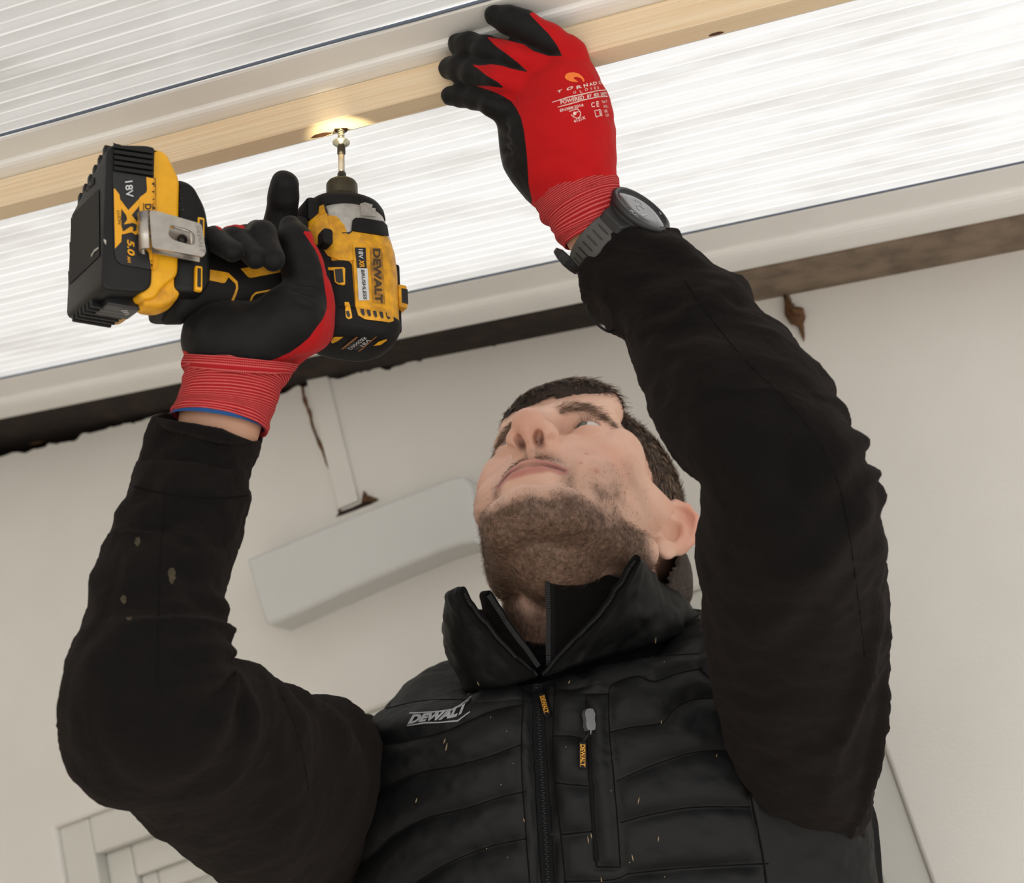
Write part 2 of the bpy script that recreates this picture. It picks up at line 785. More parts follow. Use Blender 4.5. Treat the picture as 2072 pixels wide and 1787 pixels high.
def wall_quad(x0, x1, z0, z1, z0b=None, z1b=None):
    k = len(V)
    za, zb = z1, (z1 if z1b is None else z1b)
    V.extend([(x0, WALL_Y, z0), (x1, WALL_Y, z0), (x1, WALL_Y, zb), (x0, WALL_Y, za)])
    Fc.append([k, k + 1, k + 2, k + 3])


xs0, xs1 = -1.56, 2.2
prev = (xs0, top_pts[0][2] + 0.0)
row = [(xs0, top_pts[0][2])] + [(p[0], p[2]) for p in top_pts] + [(xs1, top_pts[-1][2] - 0.15)]
for (a, b) in zip(row[:-1], row[1:]):
    k = len(V)
    V.extend([(a[0], WALL_Y, zc), (b[0], WALL_Y, zc), (b[0], WALL_Y, b[1]), (a[0], WALL_Y, a[1]),
              (b[0], WALL_Y + D_WALL, b[1] + 0.004), (a[0], WALL_Y + D_WALL, a[1] + 0.004)])
    Fc.append([k, k + 1, k + 2, k + 3])
    Fc.append([k + 3, k + 2, k + 4, k + 5])
wall_quad(xs0, OX0, 0.0, zc)
wall_quad(OX1, xs1, 0.0, zc)
wall_quad(OX0, OX1, OZ, zc)
# rounded plaster returns into the opening
for (p, q, ins) in (((OX0, 0.0), (OX0, OZ), (1, 0)), ((OX0, OZ), (OX1, OZ), (0, -1)), ((OX1, OZ), (OX1, 0.0), (-1, 0))):
    prof = [(0.0, 0.0), (0.0015, 0.0006), (0.003, 0.002), (0.0042, 0.005), (0.0048, 0.014)]
    k = len(V)
    for (i_, d_) in prof:
        for e_ in (p, q):
            V.append((e_[0] + ins[0] * i_, WALL_Y + d_, e_[1] + ins[1] * i_))
    for j in range(len(prof) - 1):
        Fc.append([k + 2 * j, k + 2 * j + 1, k + 2 * j + 3, k + 2 * j + 2])
wall = mk('wall_back', V, Fc, MAT_PLASTER, smooth=False, kind='structure',
          label='cream plastered wall with a ragged broken top edge', category='wall')

# --- what shows through the broken top of the wall
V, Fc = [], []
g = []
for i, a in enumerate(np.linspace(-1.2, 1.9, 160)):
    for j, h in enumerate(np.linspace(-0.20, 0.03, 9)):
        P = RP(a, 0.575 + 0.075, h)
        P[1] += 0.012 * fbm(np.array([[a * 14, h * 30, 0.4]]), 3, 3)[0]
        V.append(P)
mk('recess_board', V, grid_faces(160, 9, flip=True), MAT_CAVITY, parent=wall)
V = []
b0 = W(1415, 600)
for i, a in enumerate(np.linspace(rc_a := float((b0 - ENTRY) @ RE), 1.9, 80)):
    for j, h in enumerate(np.linspace(-0.20, 0.028, 8)):
        P = RP(a, 0.575 + 0.012, h)
        P[1] += 0.004 * fbm(np.array([[a * 20, h * 40, 2.4]]), 8, 3)[0]
        V.append(P)
mk('filler_board', V, grid_faces(80, 8, flip=True), MAT_GREYBOARD, parent=wall)
# splintered wood lying in the dark slot on the left
for k, (px, py, qx, qy, w) in enumerate([(20, 888, 175, 838, 0.004), (90, 880, 250, 842, 0.003), (200, 850, 330, 818, 0.003),
                                         (700, 735, 830, 700, 0.003), (30, 902, 140, 873, 0.003), (860, 690, 1010, 668, 0.003)]):
    P = [W(px + (qx - px) * f, py + (qy - py) * f + 4 * math.sin(9 * f + k), -0.028) for f in np.linspace(0, 1, 9)]
    mk('splinter', *tube(P, [w * (0.5 + 0.5 * math.sin(math.pi * f)) + 0.0005 for f in np.linspace(0, 1, 9)], 6), MAT_BROWN, parent=wall)
for k, (px, py, qx, qy) in enumerate([(62, 868, 72, 838), (243, 815, 248, 800), (268, 805, 262, 795)]):
    V, Fc = tube([W(px, py, 0.004), W((px + qx) / 2 + 1, (py + qy) / 2, 0.008), W(qx, qy, 0.004)], [0.0012, 0.0022, 0.0008], 6)
    mk('flake', V, Fc, MAT_UPVC, parent=wall)


def wall_patch(name, poly, mat, out=0.002, step=8):
    """Thin uneven flake lying on the plaster."""
    v2, f2 = fill_poly(poly, step)
    A = np.array([W(p[0], p[1], out * (0.6 + 0.8 * random.random())) for p in v2])
    A2 = A + np.array([0, out * 2.5, 0])
    cnt = {}
    T = [list(f) for f in f2]
    for k, f in enumerate(T):
        nn = np.cross(A[f[1]] - A[f[0]], A[f[2]] - A[f[0]])
        if nn[1] > 0:
            T[k] = f[::-1]
    for f in T:
        for a, b in zip(f, f[1:] + f[:1]):
            cnt[(a, b)] = 1
    side = [[b, a, a + len(A), b + len(A)] for (a, b) in cnt if (b, a) not in cnt]
    return mk(name, np.vstack([A, A2]), T + side, mat, parent=wall, smooth=False)


def ribbon(pts, wid):
    """Outline of an uneven stripe along pixel points."""
    P = crom(pts, 22)
    T = np.gradient(P, axis=0)
    N = np.stack([-T[:, 1], T[:, 0]], 1) / np.linalg.norm(T, axis=1)[:, None]
    w = wid * (0.55 + 0.6 * np.abs(vnoise(np.stack([np.arange(22) * 0.7, np.zeros(22), np.zeros(22)], 1), int(pts[0][0]))))
    w[0] *= 0.5
    w[-1] *= 0.3
    return np.vstack([P + N * w[:, None], (P - N * w[:, None])[::-1]])


wall_patch('plaster_crack', ribbon([(611, 783), (617, 812), (627, 838), (632, 862), (645, 895), (657, 922), (668, 953)], 4.0), MAT_BROWN, 0.0012)
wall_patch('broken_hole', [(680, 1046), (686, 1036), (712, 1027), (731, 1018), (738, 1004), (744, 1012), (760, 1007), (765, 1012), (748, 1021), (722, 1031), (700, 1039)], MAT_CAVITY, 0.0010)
wall_patch('brown_flake', [(731, 1016), (735, 993), (741, 1001), (747, 1003), (764, 1010), (750, 1014)], MAT_BROWN, 0.0035)
wall_patch('brown_flake', ribbon([(684, 1012), (688, 1022), (685, 1036)], 2.2), MAT_BROWN, 0.002)
wall_patch('plaster_crack', ribbon([(1756, 527), (1759, 543), (1763, 558)], 2.0), MAT_BROWN, 0.001)
wall_patch('plaster_crack', ribbon([(1922, 500), (1928, 512), (1930, 518)], 1.5), MAT_BROWN, 0.001)
wall_patch('plaster_crack', ribbon([(1662, 540), (1668, 556), (1670, 560)], 1.5), MAT_BROWN, 0.001)
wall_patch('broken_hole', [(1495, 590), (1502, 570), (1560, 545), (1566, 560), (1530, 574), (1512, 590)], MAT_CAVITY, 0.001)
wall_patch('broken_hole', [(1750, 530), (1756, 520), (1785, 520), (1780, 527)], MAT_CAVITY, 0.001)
wall_patch('grey_smear', ribbon([(1575, 552), (1583, 575), (1592, 600), (1600, 622)], 10.0), MAT_GREYBOARD, 0.001)
V, Fc = tube([W(px, py, 0.004) for px, py in [(1590, 598), (1597, 618), (1606, 634), (1612, 645), (1619, 660), (1626, 680), (1630, 700)]],
             [0.002, 0.005, 0.008, 0.0065, 0.004, 0.0022, 0.0008], 14)
V = V + 0.0045 * np.stack([fbm(V * 140, s, 3) for s in (1, 2, 3)], 1)
mk('mortar_clump', V, Fc, MAT_BROWN, parent=wall)

# white strip down the wall
tr = [W(618, 745, 0), W(672, 730, 0), W(735, 1003, 0), W(692, 1030, 0)]
xl0, xr0 = tr[0][0], tr[1][0]
v, f = rbox((xl0, WALL_Y - 0.005, tr[3][2]), (xl0 + 0.026, WALL_Y + 0.02, tr[0][2] + 0.02), 0.0012)
mk('trim_1', v, f, MAT_PLASTER, smooth=False, kind='structure', label='narrow painted strip down the wall below the roof edge', category='trim')

# boxed-in cover on the wall, left of the man's head
poly = [(497, 1131), (600, 1088), (700, 1047), (800, 1008), (880, 977), (912, 964), (936, 962), (948, 975), (962, 1020), (967, 1060), (966, 1099),
        (930, 1104), (890, 1117), (800, 1154), (700, 1197), (600, 1242), (546, 1266), (534, 1261), (512, 1190)]
front = [W(p[0], p[1], 0.045) for p in poly]
bm = bmesh.new()
fv = [bm.verts.new(p) for p in front]
fc = bm.faces.new(fv)
ex = bmesh.ops.extrude_face_region(bm, geom=[fc])
for g_ in ex['geom']:
    if isinstance(g_, bmesh.types.BMVert):
        g_.co.y = WALL_Y + 0.0005
bmesh.ops.recalc_face_normals(bm, faces=bm.faces[:])
bmesh.ops.bevel(bm, geom=[e for e in bm.edges if all(abs(v.co.y - front[0][1]) < 1e-5 for v in e.verts)], offset=0.006, segments=4, profile=0.5, affect='EDGES')
v, f = bm_mesh(bm)
bm.free()
mk('wall_cover_box', v, f, MAT_TRUNK, smooth=False, label='pale grey slanting box cover fixed to the wall beside his face', category='cover')

# --- door-height window behind the man
win = empty('window_1', ((OX0 + OX1) / 2, WALL_Y, 0.0), 'white framed opening in the wall behind the man', 'window', 'structure')


def frame_rect(name, i0, i1, d0, d1, mat, bevel=0.003):
    """Nested frame between insets i0 and i1 of the opening, front d0 and back d1 behind the wall face."""
    for (a, b) in (((OX0 + i0, 0.0), (OX0 + i1, OZ - i0)), ((OX1 - i1, 0.0), (OX1 - i0, OZ - i0)), ((OX0 + i1, OZ - i1), (OX1 - i1, OZ - i0))):
        v, f = rbox((a[0], WALL_Y + d0, a[1]), (b[0], WALL_Y + d1, b[1]), bevel)
        mk(name, v, f, mat, parent=win, smooth=False)


frame_rect('casing', 0.0045, 0.047, 0.006, 0.10, MAT_CASING, 0.003)
frame_rect('frame', 0.047, 0.083, 0.024, 0.10, MAT_CASING, 0.004)
frame_rect('sash', 0.083, 0.106, 0.032, 0.10, MAT_CASING, 0.004)
v, f = rbox((OX0 + 0.106, WALL_Y + 0.044, 0.0), (OX1 - 0.106, WALL_Y + 0.060, OZ - 0.106), 0.0)
mk('pane', v, f, plain('blind_behind_glass', srgb(196, 195, 190), 0.25), parent=win, smooth=False)

# --- floor, and an unseen house wall extended and moved in to block left light
v, f = rbox((-6, -6, -0.1), (6, 4, 0.0), 0.0)
mk('floor', v, f, MAT_CONCRETE, smooth=False, kind='structure', label='concrete patio floor', category='floor')
v, f = rbox((-1.75, -5.0, 0.0), (-1.55, 3.0, 6.0), 0.0)
mk('wall_left', v, f, MAT_RENDER, smooth=False, kind='structure', label='unseen rendered house wall at the high end of the roof, extended to shade the left', category='wall')

# --- translucent roof: two fluted sheets, bars between
def sheet_material(name, web, rib_, trans):
    t = NT(name)
    nt = t.t
    tr_ = t.n('ShaderNodeBsdfTranslucent')
    df = t.n('ShaderNodeBsdfDiffuse')
    gl = t.n('ShaderNodeBsdfGlossy')
    gl.inputs['Roughness'].default_value = 0.28
    tp = t.n('ShaderNodeBsdfTransparent')
    tp.inputs['Color'].default_value = (0.94, 0.95, 0.95, 1)
    v_ = t.coord((2.0, 9.0, 2.0))
    dirt = t.ramp(t.noise(2.2, 5, 0.6, v_), [(0.36, (0.80, 0.79, 0.77)), (0.52, (1, 1, 1))])
    rm = t.at('rib')
    c = t.mix(rm, web, rib_)
    c = t.mix(1.0, c, dirt, 'MULTIPLY')
    t.l(c, tr_.inputs['Color'])
    t.l(c, df.inputs['Color'])
    a = t.n('ShaderNodeMixShader')
    a.inputs[0].default_value = 0.22
    t.l(tr_.outputs[0], a.inputs[1])
    t.l(df.outputs[0], a.inputs[2])
    b = t.n('ShaderNodeMixShader')
    t.l(t.math('MULTIPLY', t.math('SUBTRACT', 1.0, rm), trans), b.inputs[0])
    t.l(a.outputs[0], b.inputs[1])
    t.l(tp.outputs[0], b.inputs[2])
    fr = t.n('ShaderNodeFresnel')
    fr.inputs['IOR'].default_value = 1.35
    d = t.n('ShaderNodeMixShader')
    t.l(fr.outputs[0], d.inputs[0])
    t.l(b.outputs[0], d.inputs[1])
    t.l(gl.outputs[0], d.inputs[2])
    t.l(d.outputs[0], t.out.inputs['Surface'])
    return t.m


MAT_SHEET = sheet_material('fluted_polycarbonate', (0.56, 0.56, 0.56, 1), (0.80, 0.80, 0.80, 1), 0.05)


MAT_SHEET2 = sheet_material('dimmer_fluted_polycarbonate', (0.37, 0.362, 0.35, 1), (0.60, 0.59, 0.575, 1), 0.03)  # dimmer, warmer light through the near sheet is put into its colour


def sheet(name, y0, y1, pitch, mat_):
    V, rib_, prof = [], [], []
    n = int((y1 - y0) / pitch)
    for i in range(n):
        y = y0 + i * pitch
        w = pitch * (0.26, 0.20, 0.30)[i % 3]
        g0 = 0.16 if i % 2 else 0.0
        prof += [(y, 0.0340, g0), (y + (pitch - w) * 0.5, 0.0340, g0 + 0.05), (y + pitch - w, 0.0338, 0.1), (y + pitch - w * 0.6, 0.0333, 1.0), (y + pitch - w * 0.4, 0.0333, 1.0), (y + pitch - 0.0004, 0.0338, 0.2)]
    A = np.linspace(-1.21, 1.6, 24)
    for a in A:
        for (y, h, r) in prof:
            V.append(RP(a, y, h + 0.0005 * math.sin(3 * a + 9 * y)))
            rib_.append(r)
    o = mk(name, V, grid_faces(len(A), len(prof)), mat_, parent=roof, smooth=False)
    attr(o, 'rib', rib_)
    return o


roof = empty('ceiling', RP(0, 0, 0.034), 'translucent fluted lean-to roof with white glazing bars', 'ceiling', 'structure')
sheet('roof_sheet', -0.052, 0.412, 0.0145, MAT_SHEET)
sheet('roof_sheet', -1.30, -0.052, 0.0125, MAT_SHEET2)
MAT_GASKET = plain('blue_grey_gasket', srgb(96, 106, 122), 0.5)
bar = [(-0.060, 0.0345), (-0.060, 0.0318), (-0.0585, 0.0308), (-0.0330, 0.0300), (-0.0318, 0.0290), (-0.0312, 0.0272), (-0.0290, 0.0258), (-0.0255, 0.0250),
       (-0.0195, 0.0246), (0.0195, 0.0246), (0.0255, 0.0250), (0.029, 0.0258), (0.0312, 0.0272), (0.0318, 0.0290), (0.033, 0.0300), (0.0585, 0.0308), (0.060, 0.0318), (0.060, 0.0345)]
v, f = extrude_roof(bar, -1.21, 1.6, 2)
mk('glazing_bar', v, f, MAT_UPVC, parent=roof, smooth=False)
bar2 = [(0.398, 0.0345), (0.398, 0.0318), (0.400, 0.0308), (0.442, 0.0300), (0.4445, 0.0288), (0.446, 0.0262), (0.449, 0.0240), (0.4545, 0.0225), (0.462, 0.0218),
        (0.484, 0.0216), (0.4905, 0.0222), (0.4935, 0.0240), (0.494, 0.0345)]
v, f = extrude_roof(bar2, -1.21, 1.6, 2)
mk('wall_bar', v, f, MAT_UPVC, parent=roof, smooth=False)
for nm, y0, amp in (('gasket', -0.0612, 0.0016), ('gasket', 0.3965, 0.0010)):
    P = [RP(a, y0 + amp * (fbm(np.array([[a * 5.0, y0 * 50, 0.0]]), 4, 2)[0] - 0.3), 0.0325) for a in np.linspace(-1.2, 1.55, 160)]
    mk(nm, *tube(P, 0.0014, 6), MAT_GASKET, parent=roof)
# left plate added over the wall head to keep sky light out
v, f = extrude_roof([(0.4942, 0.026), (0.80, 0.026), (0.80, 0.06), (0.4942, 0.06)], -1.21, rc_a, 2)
mk('wall_head_blocker', v, f, MAT_CAVITY, parent=roof, smooth=False)
v, f = extrude_roof([(0.4942, 0.020), (0.80, 0.016), (0.80, 0.06), (0.4942, 0.06)], rc_a, 1.6, 2)
mk('soffit_board', v, f, MAT_GREYBOARD, parent=roof, smooth=False)

# --- the timber batten being fixed
t = NT('pine')
wv = t.coord((5.0, 520.0, 1.0), 'st')
nz = t.noise(1.0, 5, 0.6, wv)
wv2 = t.coord((2.0, 90.0, 1.0), 'st')
n2 = t.noise(1.0, 3, 0.5, wv2)
t.set(Base_Color=t.mix(n2, t.mix(t.ramp(nz, [(0.42, (0, 0, 0)), (0.60, (1, 1, 1))]), srgb(228, 198, 158), srgb(246, 228, 200)), srgb(240, 218, 184)), Roughness=0.7)
t.bump(nz, 0.2, 0.0006)
MAT_PINE = t.m
batten = empty('timber_batten', RP(0, 0, 0), 'pale sawn pine batten running below the white glazing bar', 'timber')
v, f = extrude_roof([(-0.0153, 0.0), (-0.0163, 0.001), (-0.0163, 0.0235), (-0.0153, 0.0245), (0.0038, 0.0245), (0.0048, 0.0235), (0.0048, 0.001), (0.0038, 0.0)], -1.18, 1.4, 2)
bo = mk('batten_body', v, f, MAT_PINE, parent=batten, smooth=False)
per = [0.0, 0.0015, 0.024, 0.0255, 0.045, 0.0465, 0.069, 0.0705]
uvset(bo, [(a_, p_) for a_ in (-1.18, 1.4) for p_ in per])
MAT_KNOT = plain('dark_knot', srgb(96, 58, 34), 0.6, var=0.6, vs=300.0, bump=0.5)
for (px, py, la, lb) in ((650, 273, 0.0085, 0.0026), (1449, 68, 0.005, 0.0018)):
    c = hit(px, py, ENTRY, RN)
    a, y = (c - ENTRY) @ RE, c[1] - ENTRY[1]
    v = [RP(a + la * math.cos(k) * (1 + 0.12 * math.sin(3 * k)), min(y + lb * math.sin(k), 0.0046), -0.0003) for k in np.linspace(0, 2 * math.pi, 24, endpoint=False)]
    v += [p + RN * 0.002 for p in v]
    mk('knot', v, [list(range(24))[::-1]] + [[k, (k + 1) % 24, (k + 1) % 24 + 24, k + 24] for k in range(24)], MAT_KNOT, parent=batten, smooth=False)


# ================================================================== cordless impact driver
_Rd = np.array([[-0.8653, 0.4976, -0.0599], [-0.1313, -0.3406, -0.931], [-0.4837, -0.7978, 0.3601]])
_u, _s, _v = np.linalg.svd(_Rd)
_Rd = _u @ _v
_td = np.array([-0.11593228, -0.06930885, 1.10103025])
DRW = ROT.T @ _Rd                                # driver axes in the world: x to the battery, y to the near side, z to the bit
DRO = CAM + ROT.T @ _td


def DL(p):
    return np.asarray(p, float) / 1000.0 @ DRW.T + DRO


def dpx(px, py, y):
    """Photograph pixel to driver millimetres on the plane at side distance y."""
    o = (CAM - DRO) @ DRW * 1000
    r = ray(px, py) @ DRW * 1000
    return o + r * (y - o[1]) / r[1]


def cA(x, y):
    return (120 + x / 4.469, 260 + y / 4.469)


def cB(x, y):
    return (540 + x / 4.468, 330 + y / 4.468)


def cC(x, y):
    return (340 + x / 5.2556, 420 + y / 5.2556)


MAT_YEL = plain('yellow_tool_plastic', srgb(242, 176, 20), 0.42, var=0.14, vs=70.0, bump=0.15, bs=900.0)
MAT_YELD = plain('grubby_yellow_plastic', srgb(238, 172, 24), 0.5, dark=srgb(196, 138, 26), vs=120.0, bump=0.2, bs=700.0)
MAT_BLK = plain('black_tool_plastic', srgb(15, 15, 16), 0.5, spec=0.35, var=0.25, vs=40.0, bump=0.35, bs=1500.0)
MAT_RUB = plain('black_rubber', srgb(12, 12, 13), 0.66, spec=0.3, var=0.2, vs=60.0, bump=0.25, bs=1200.0)
MAT_LAB = plain('dark_label_film', srgb(28, 29, 32), 0.4, var=0.1, vs=60.0)
MAT_LABY = plain('yellow_label_film', srgb(233, 166, 30), 0.4)
MAT_LABW = plain('silver_label_print', srgb(205, 206, 206), 0.4)
MAT_LABK = plain('black_label_print', srgb(30, 28, 26), 0.45)
MAT_ALU = plain('cast_alloy', srgb(196, 192, 186), 0.45, 0.55, var=0.25, vs=160.0, bump=0.4, bs=1400.0)
MAT_STEEL = plain('brushed_steel', srgb(196, 190, 182), 0.34, 0.9, var=0.18, vs=130.0)
MAT_DSTEEL = plain('blackened_steel', srgb(52, 48, 44), 0.38, 0.7, var=0.2, vs=300.0)
MAT_BRASSY = plain('oily_knurled_steel', srgb(84, 78, 62), 0.40, 0.75, var=0.3, vs=500.0, bump=0.8, bs=1500.0)
MAT_ZINC = plain('zinc_plated_steel', srgb(206, 208, 196), 0.25, 0.95)

driver = empty('impact_driver', DL((70, 0, 0)), 'yellow and black cordless impact driver held in the left red glove, battery towards the camera', 'power tool')


def dpart(name, v, f, mat, smooth=True, parent=None, auto=True):
    o = mk(name, DL(v), f, mat, parent=parent or driver, smooth=smooth)
    return o


def prismd(poly, y0, y1, bevel):
    return prism(poly, y0, y1, (0, 2, 1), bevel, 3)


def sect_loft(secs, n=48, power=2.6, axis=2):
    """Super-ellipse sections (height, a0, a1, b0, b1) stacked along an axis, closed at both ends."""
    V = []
    for (h, a0, a1, b0, b1) in secs:
        for k in range(n):
            th = 2 * math.pi * k / n
            c, s = math.cos(th), math.sin(th)
            x = math.copysign(abs(c)**(2 / power), c)
            y = math.copysign(abs(s)**(2 / power), s)
            p = [0, 0, 0]
            o = [i for i in range(3) if i != axis]
            p[axis] = h
            p[o[0]] = (a0 + a1) / 2 + (a1 - a0) / 2 * x
            p[o[1]] = (b0 + b1) / 2 + (b1 - b0) / 2 * y
            V.append(p)
    Fc = grid_faces(len(secs), n, True)
    Fc += [list(range(n))[::-1], [(len(secs) - 1) * n + k for k in range(n)]]
    return np.array(V, float), Fc


# battery: dark block, yellow rail half above it
YN, YF = 34.0, -50.0
bat_prof = rpoly([(181, 94), (155, 100), (149, 100), (149, -2), (155, -8), (181, -11)], 7, 5)
bv, bf = prismd(bat_prof, YF, YN, 6.5)


def taper(v):
    """The battery narrows towards its far side."""
    v = np.array(v, float)
    k = 1 - 0.23 * (YN - v[:, 1]) / (YN - YF)
    v[:, 2] = 62 + (v[:, 2] - 62) * k
    return v


bv = taper(bv)
battery = dpart('battery', bv, bf, MAT_BLK, smooth=True)
rail_prof = rpoly([(156, 101), (141, 101), (131, 82), (131, 10), (141, 0), (146, -10), (155, -12), (157, 0)], 5, 5)
rv, rf = prismd(rail_prof, YF + 4, YN - 2.5, 4.0)
rv = taper(rv)
dpart('battery_rail', rv, rf, MAT_YEL)
bat_bvh = bvh_of(DL(bv), bf)
both_bvh = bvh_of(*join((DL(bv), bf), (DL(rv), rf)))
# raised side cheek with label and grip ribs
cheek = [cA(472, 150), cA(500, 128), cA(790, 175), cA(862, 235), cA(872, 440), cA(868, 1190), cA(880, 1265), cA(830, 1280), cA(560, 1240), cA(505, 1180), cA(485, 400)]
A, T = lay(*fill_poly(cheek, 12), bat_bvh, 0.0008, 0.0015)
for k in range(5):
    y0 = 158 + k * 50
    q = [cA(488, y0), cA(860, y0 + 54), cA(862, y0 + 84), cA(488, y0 + 28)]
    A2, T2 = lay(*fill_poly(q, 10), bat_bvh, 0.0022, 0.0025)
    mk('grip_rib', A2, T2, MAT_BLK, parent=battery, smooth=False)


def dec(name, poly, mat, off, bvh, thick=0.0, step=8, parent=None, cc=cA):
    A, T = lay(*fill_poly([cc(*p) for p in poly], step), bvh, off, thick)
    if len(T):
        return mk(name, A, T, mat, parent=parent or driver, smooth=False)


def lettering(name, items, mat, off, bvh, parent):
    """items: (text, origin px, run px, up px, shear, bold)."""
    parts = [txt(s, o, r, u, bvh, off, sh, bo) for (s, o, r, u, sh, bo) in items]
    parts = [p for p in parts if len(p[1])]
    if parts:
        return mk(name, *join(*parts), mat, parent=parent, smooth=False)


def seg(a, b):
    return (b[0] - a[0], b[1] - a[1])


dec('label_film', [(480, 388), (780, 440), (870, 455), (872, 740), (880, 1270), (820, 1280), (800, 1275), (560, 1235), (510, 1190), (492, 1090)], MAT_LAB, 0.0007, both_bvh)
yl = [[(782, 445), (862, 462), (868, 740), (884, 1130), (886, 1262), (860, 1285), (824, 1285), (806, 1130), (742, 1060), (722, 1020), (718, 640), (722, 630), (782, 585), (790, 560)],
      [(488, 548), (500, 552), (540, 605), (548, 660), (556, 700), (560, 960), (556, 1030), (500, 1092)],
      [(540, 640), (620, 745), (720, 640), (724, 700), (650, 790), (722, 880), (720, 940), (690, 970), (650, 945), (560, 965), (560, 900), (610, 830), (600, 790), (556, 730), (556, 690)]]
for p in yl:
    dec('label_print', p, MAT_LABY, 0.0010, both_bvh)
dec('label_print', [(556, 742), (588, 790), (552, 842)], MAT_LAB, 0.0013, both_bvh)
dec('label_print', [(716, 768), (720, 838), (676, 806)], MAT_LAB, 0.0013, both_bvh)
dec('label_print', [(556, 880), (660, 862), (694, 880), (690, 930), (660, 940), (664, 900), (640, 892), (572, 940)], MAT_LAB, 0.0013, both_bvh)
dec('label_print', [(750, 682), (836, 690), (850, 1025), (766, 1025)], MAT_LABY, 0.0013, both_bvh)
for q in ([(752, 684), (758, 684), (774, 1022), (768, 1022)], [(828, 690), (834, 690), (846, 1000), (840, 1000)]):
    dec('label_print', q, MAT_LABK, 0.0016, both_bvh)
lettering('label_lettering', [('18V', cA(588, 488), (10 / 4.469, 148 / 4.469), (68 / 4.469, -2), 0.0, 0.012)], MAT_LABW, 0.0013, both_bvh, battery)
lettering('label_lettering', [('5.0', cA(606, 1012), (6 / 4.469, 140 / 4.469), (66 / 4.469, 2), 0.15, 0.03), ('AH', cA(608, 1160), (1, 60 / 4.469), (30 / 4.469, 1), 0.1, 0.02)], MAT_LABY, 0.0013, both_bvh, battery)
lettering('label_lettering', [('LI-ION', cA(512, 752), (3, 128 / 4.469), (30 / 4.469, 0), 0.2, 0.0), ('DEWALT', cA(766, 692), (3.5, 316 / 4.469), (58 / 4.469, 0), 0.0, 0.03)], MAT_LABK, 0.0017, both_bvh, battery)
# bottom face: shallow tray and sticker scuffs; ends: ribs
dec('bottom_tray', [(100, 590), (320, 345), (320, 500), (105, 700)], MAT_RUB, 0.0007, bat_bvh, cc=cA)
dec('bottom_plate', [(76, 830), (365, 545), (372, 1150), (90, 1420)], MAT_RUB, 0.0006, bat_bvh, cc=cA)
dec('scuff', [(300, 1150), (330, 1100), (372, 1072), (368, 1092), (330, 1120), (305, 1168)], plain('pale_scuff', srgb(176, 172, 164), 0.7), 0.0011, bat_bvh, cc=cA)
dec('scuff', [(408, 1005), (424, 1018), (422, 1060), (414, 1050)], bpy.data.materials['pale_scuff'], 0.0011, bat_bvh, cc=cA)
for k in range(6):
    y = YF + 10 + k * 11.5
    v, f = rbox((156, y, 88), (179.5, y + 5.5, 103 - 0.3 * k), 1.2)
    mk('end_rib', DL(taper(v)), f, MAT_BLK, parent=battery, smooth=False)
for k in range(6):
    y = YF + 7 + k * 8.6
    v, f = rbox((153, y, -15.0), (179.0, y + 4.0, 2), 1.2)
    mk('vent_rib', DL(taper(v)), f, MAT_BLK, parent=battery, smooth=False)
v, f = rbox((150, -14, -15), (172, 16, 2), 1.5)
v = taper(v)
gp = mk('gauge_panel', DL(v), f, MAT_LAB, parent=battery, smooth=False)
gb = bvh_of(DL(v), f)
dec('gauge_print', [(640, 1560), (760, 1540), (740, 1580), (620, 1600)], MAT_DSTEEL, 0.0004, gb, parent=gp, step=30)
for k in range(3):
    dec('gauge_print', [(612 + k * 18 - 50, 1640 + 18 * k), (668 + k * 10 - 50, 1640 + 12 * k), (664 + k * 10 - 50, 1648 + 12 * k), (608 + k * 18 - 50, 1648 + 18 * k)], MAT_LABW, 0.0004, gb, parent=gp, step=30)

# foot of the handle, release latch
foot = rpoly([(133, 84), (121, 82), (112, 66), (108, 40), (108, 12), (113, 3), (133, 0)], 6, 5)
fv, ff = prismd(foot, -27, 29, 5.0)
dpart('handle_foot', fv, ff, MAT_BLK)
pad = rpoly([(131, 80), (122, 79), (114, 64), (111, 36), (131, 36)], 6, 5)
pv, pf = prismd(pad, 26, 31.5, 2.0)
pado = dpart('foot_pad', pv, pf, MAT_RUB)
pad_bvh = bvh_of(DL(pv), pf)
lettering('embossed_lettering', [('DEWALT', cA(1066, 545), (6, 205 / 4.469), (34 / 4.469, 0), 0.0, 0.0)], plain('worn_emboss', srgb(52, 52, 54), 0.45), 0.0004, pad_bvh, pado)
lat = rpoly([(152, 12), (131, 18), (126, 8), (129, -4), (139, -11), (152, -12)], 5, 5)
lv, lf = prismd(lat, 8, 27, 4.0)
dpart('release_latch', lv, lf, MAT_YELD)
for (x, z0, z1) in ((116.5, 40, 56), (117.5, 2, 20)):
    v, f = rbox((x - 2.6, 28.0, z0), (x + 2.6, 32.2, z1), 1.6)
    so = mk('foot_slot', DL(v), f, MAT_YEL, parent=driver, smooth=False)
    v, f = rbox((x - 1.3, 30.0, z0 + 2), (x + 1.3, 32.6, z1 - 2), 0.8)
    mk('slot_hollow', DL(v), f, MAT_LABK, parent=so, smooth=False)

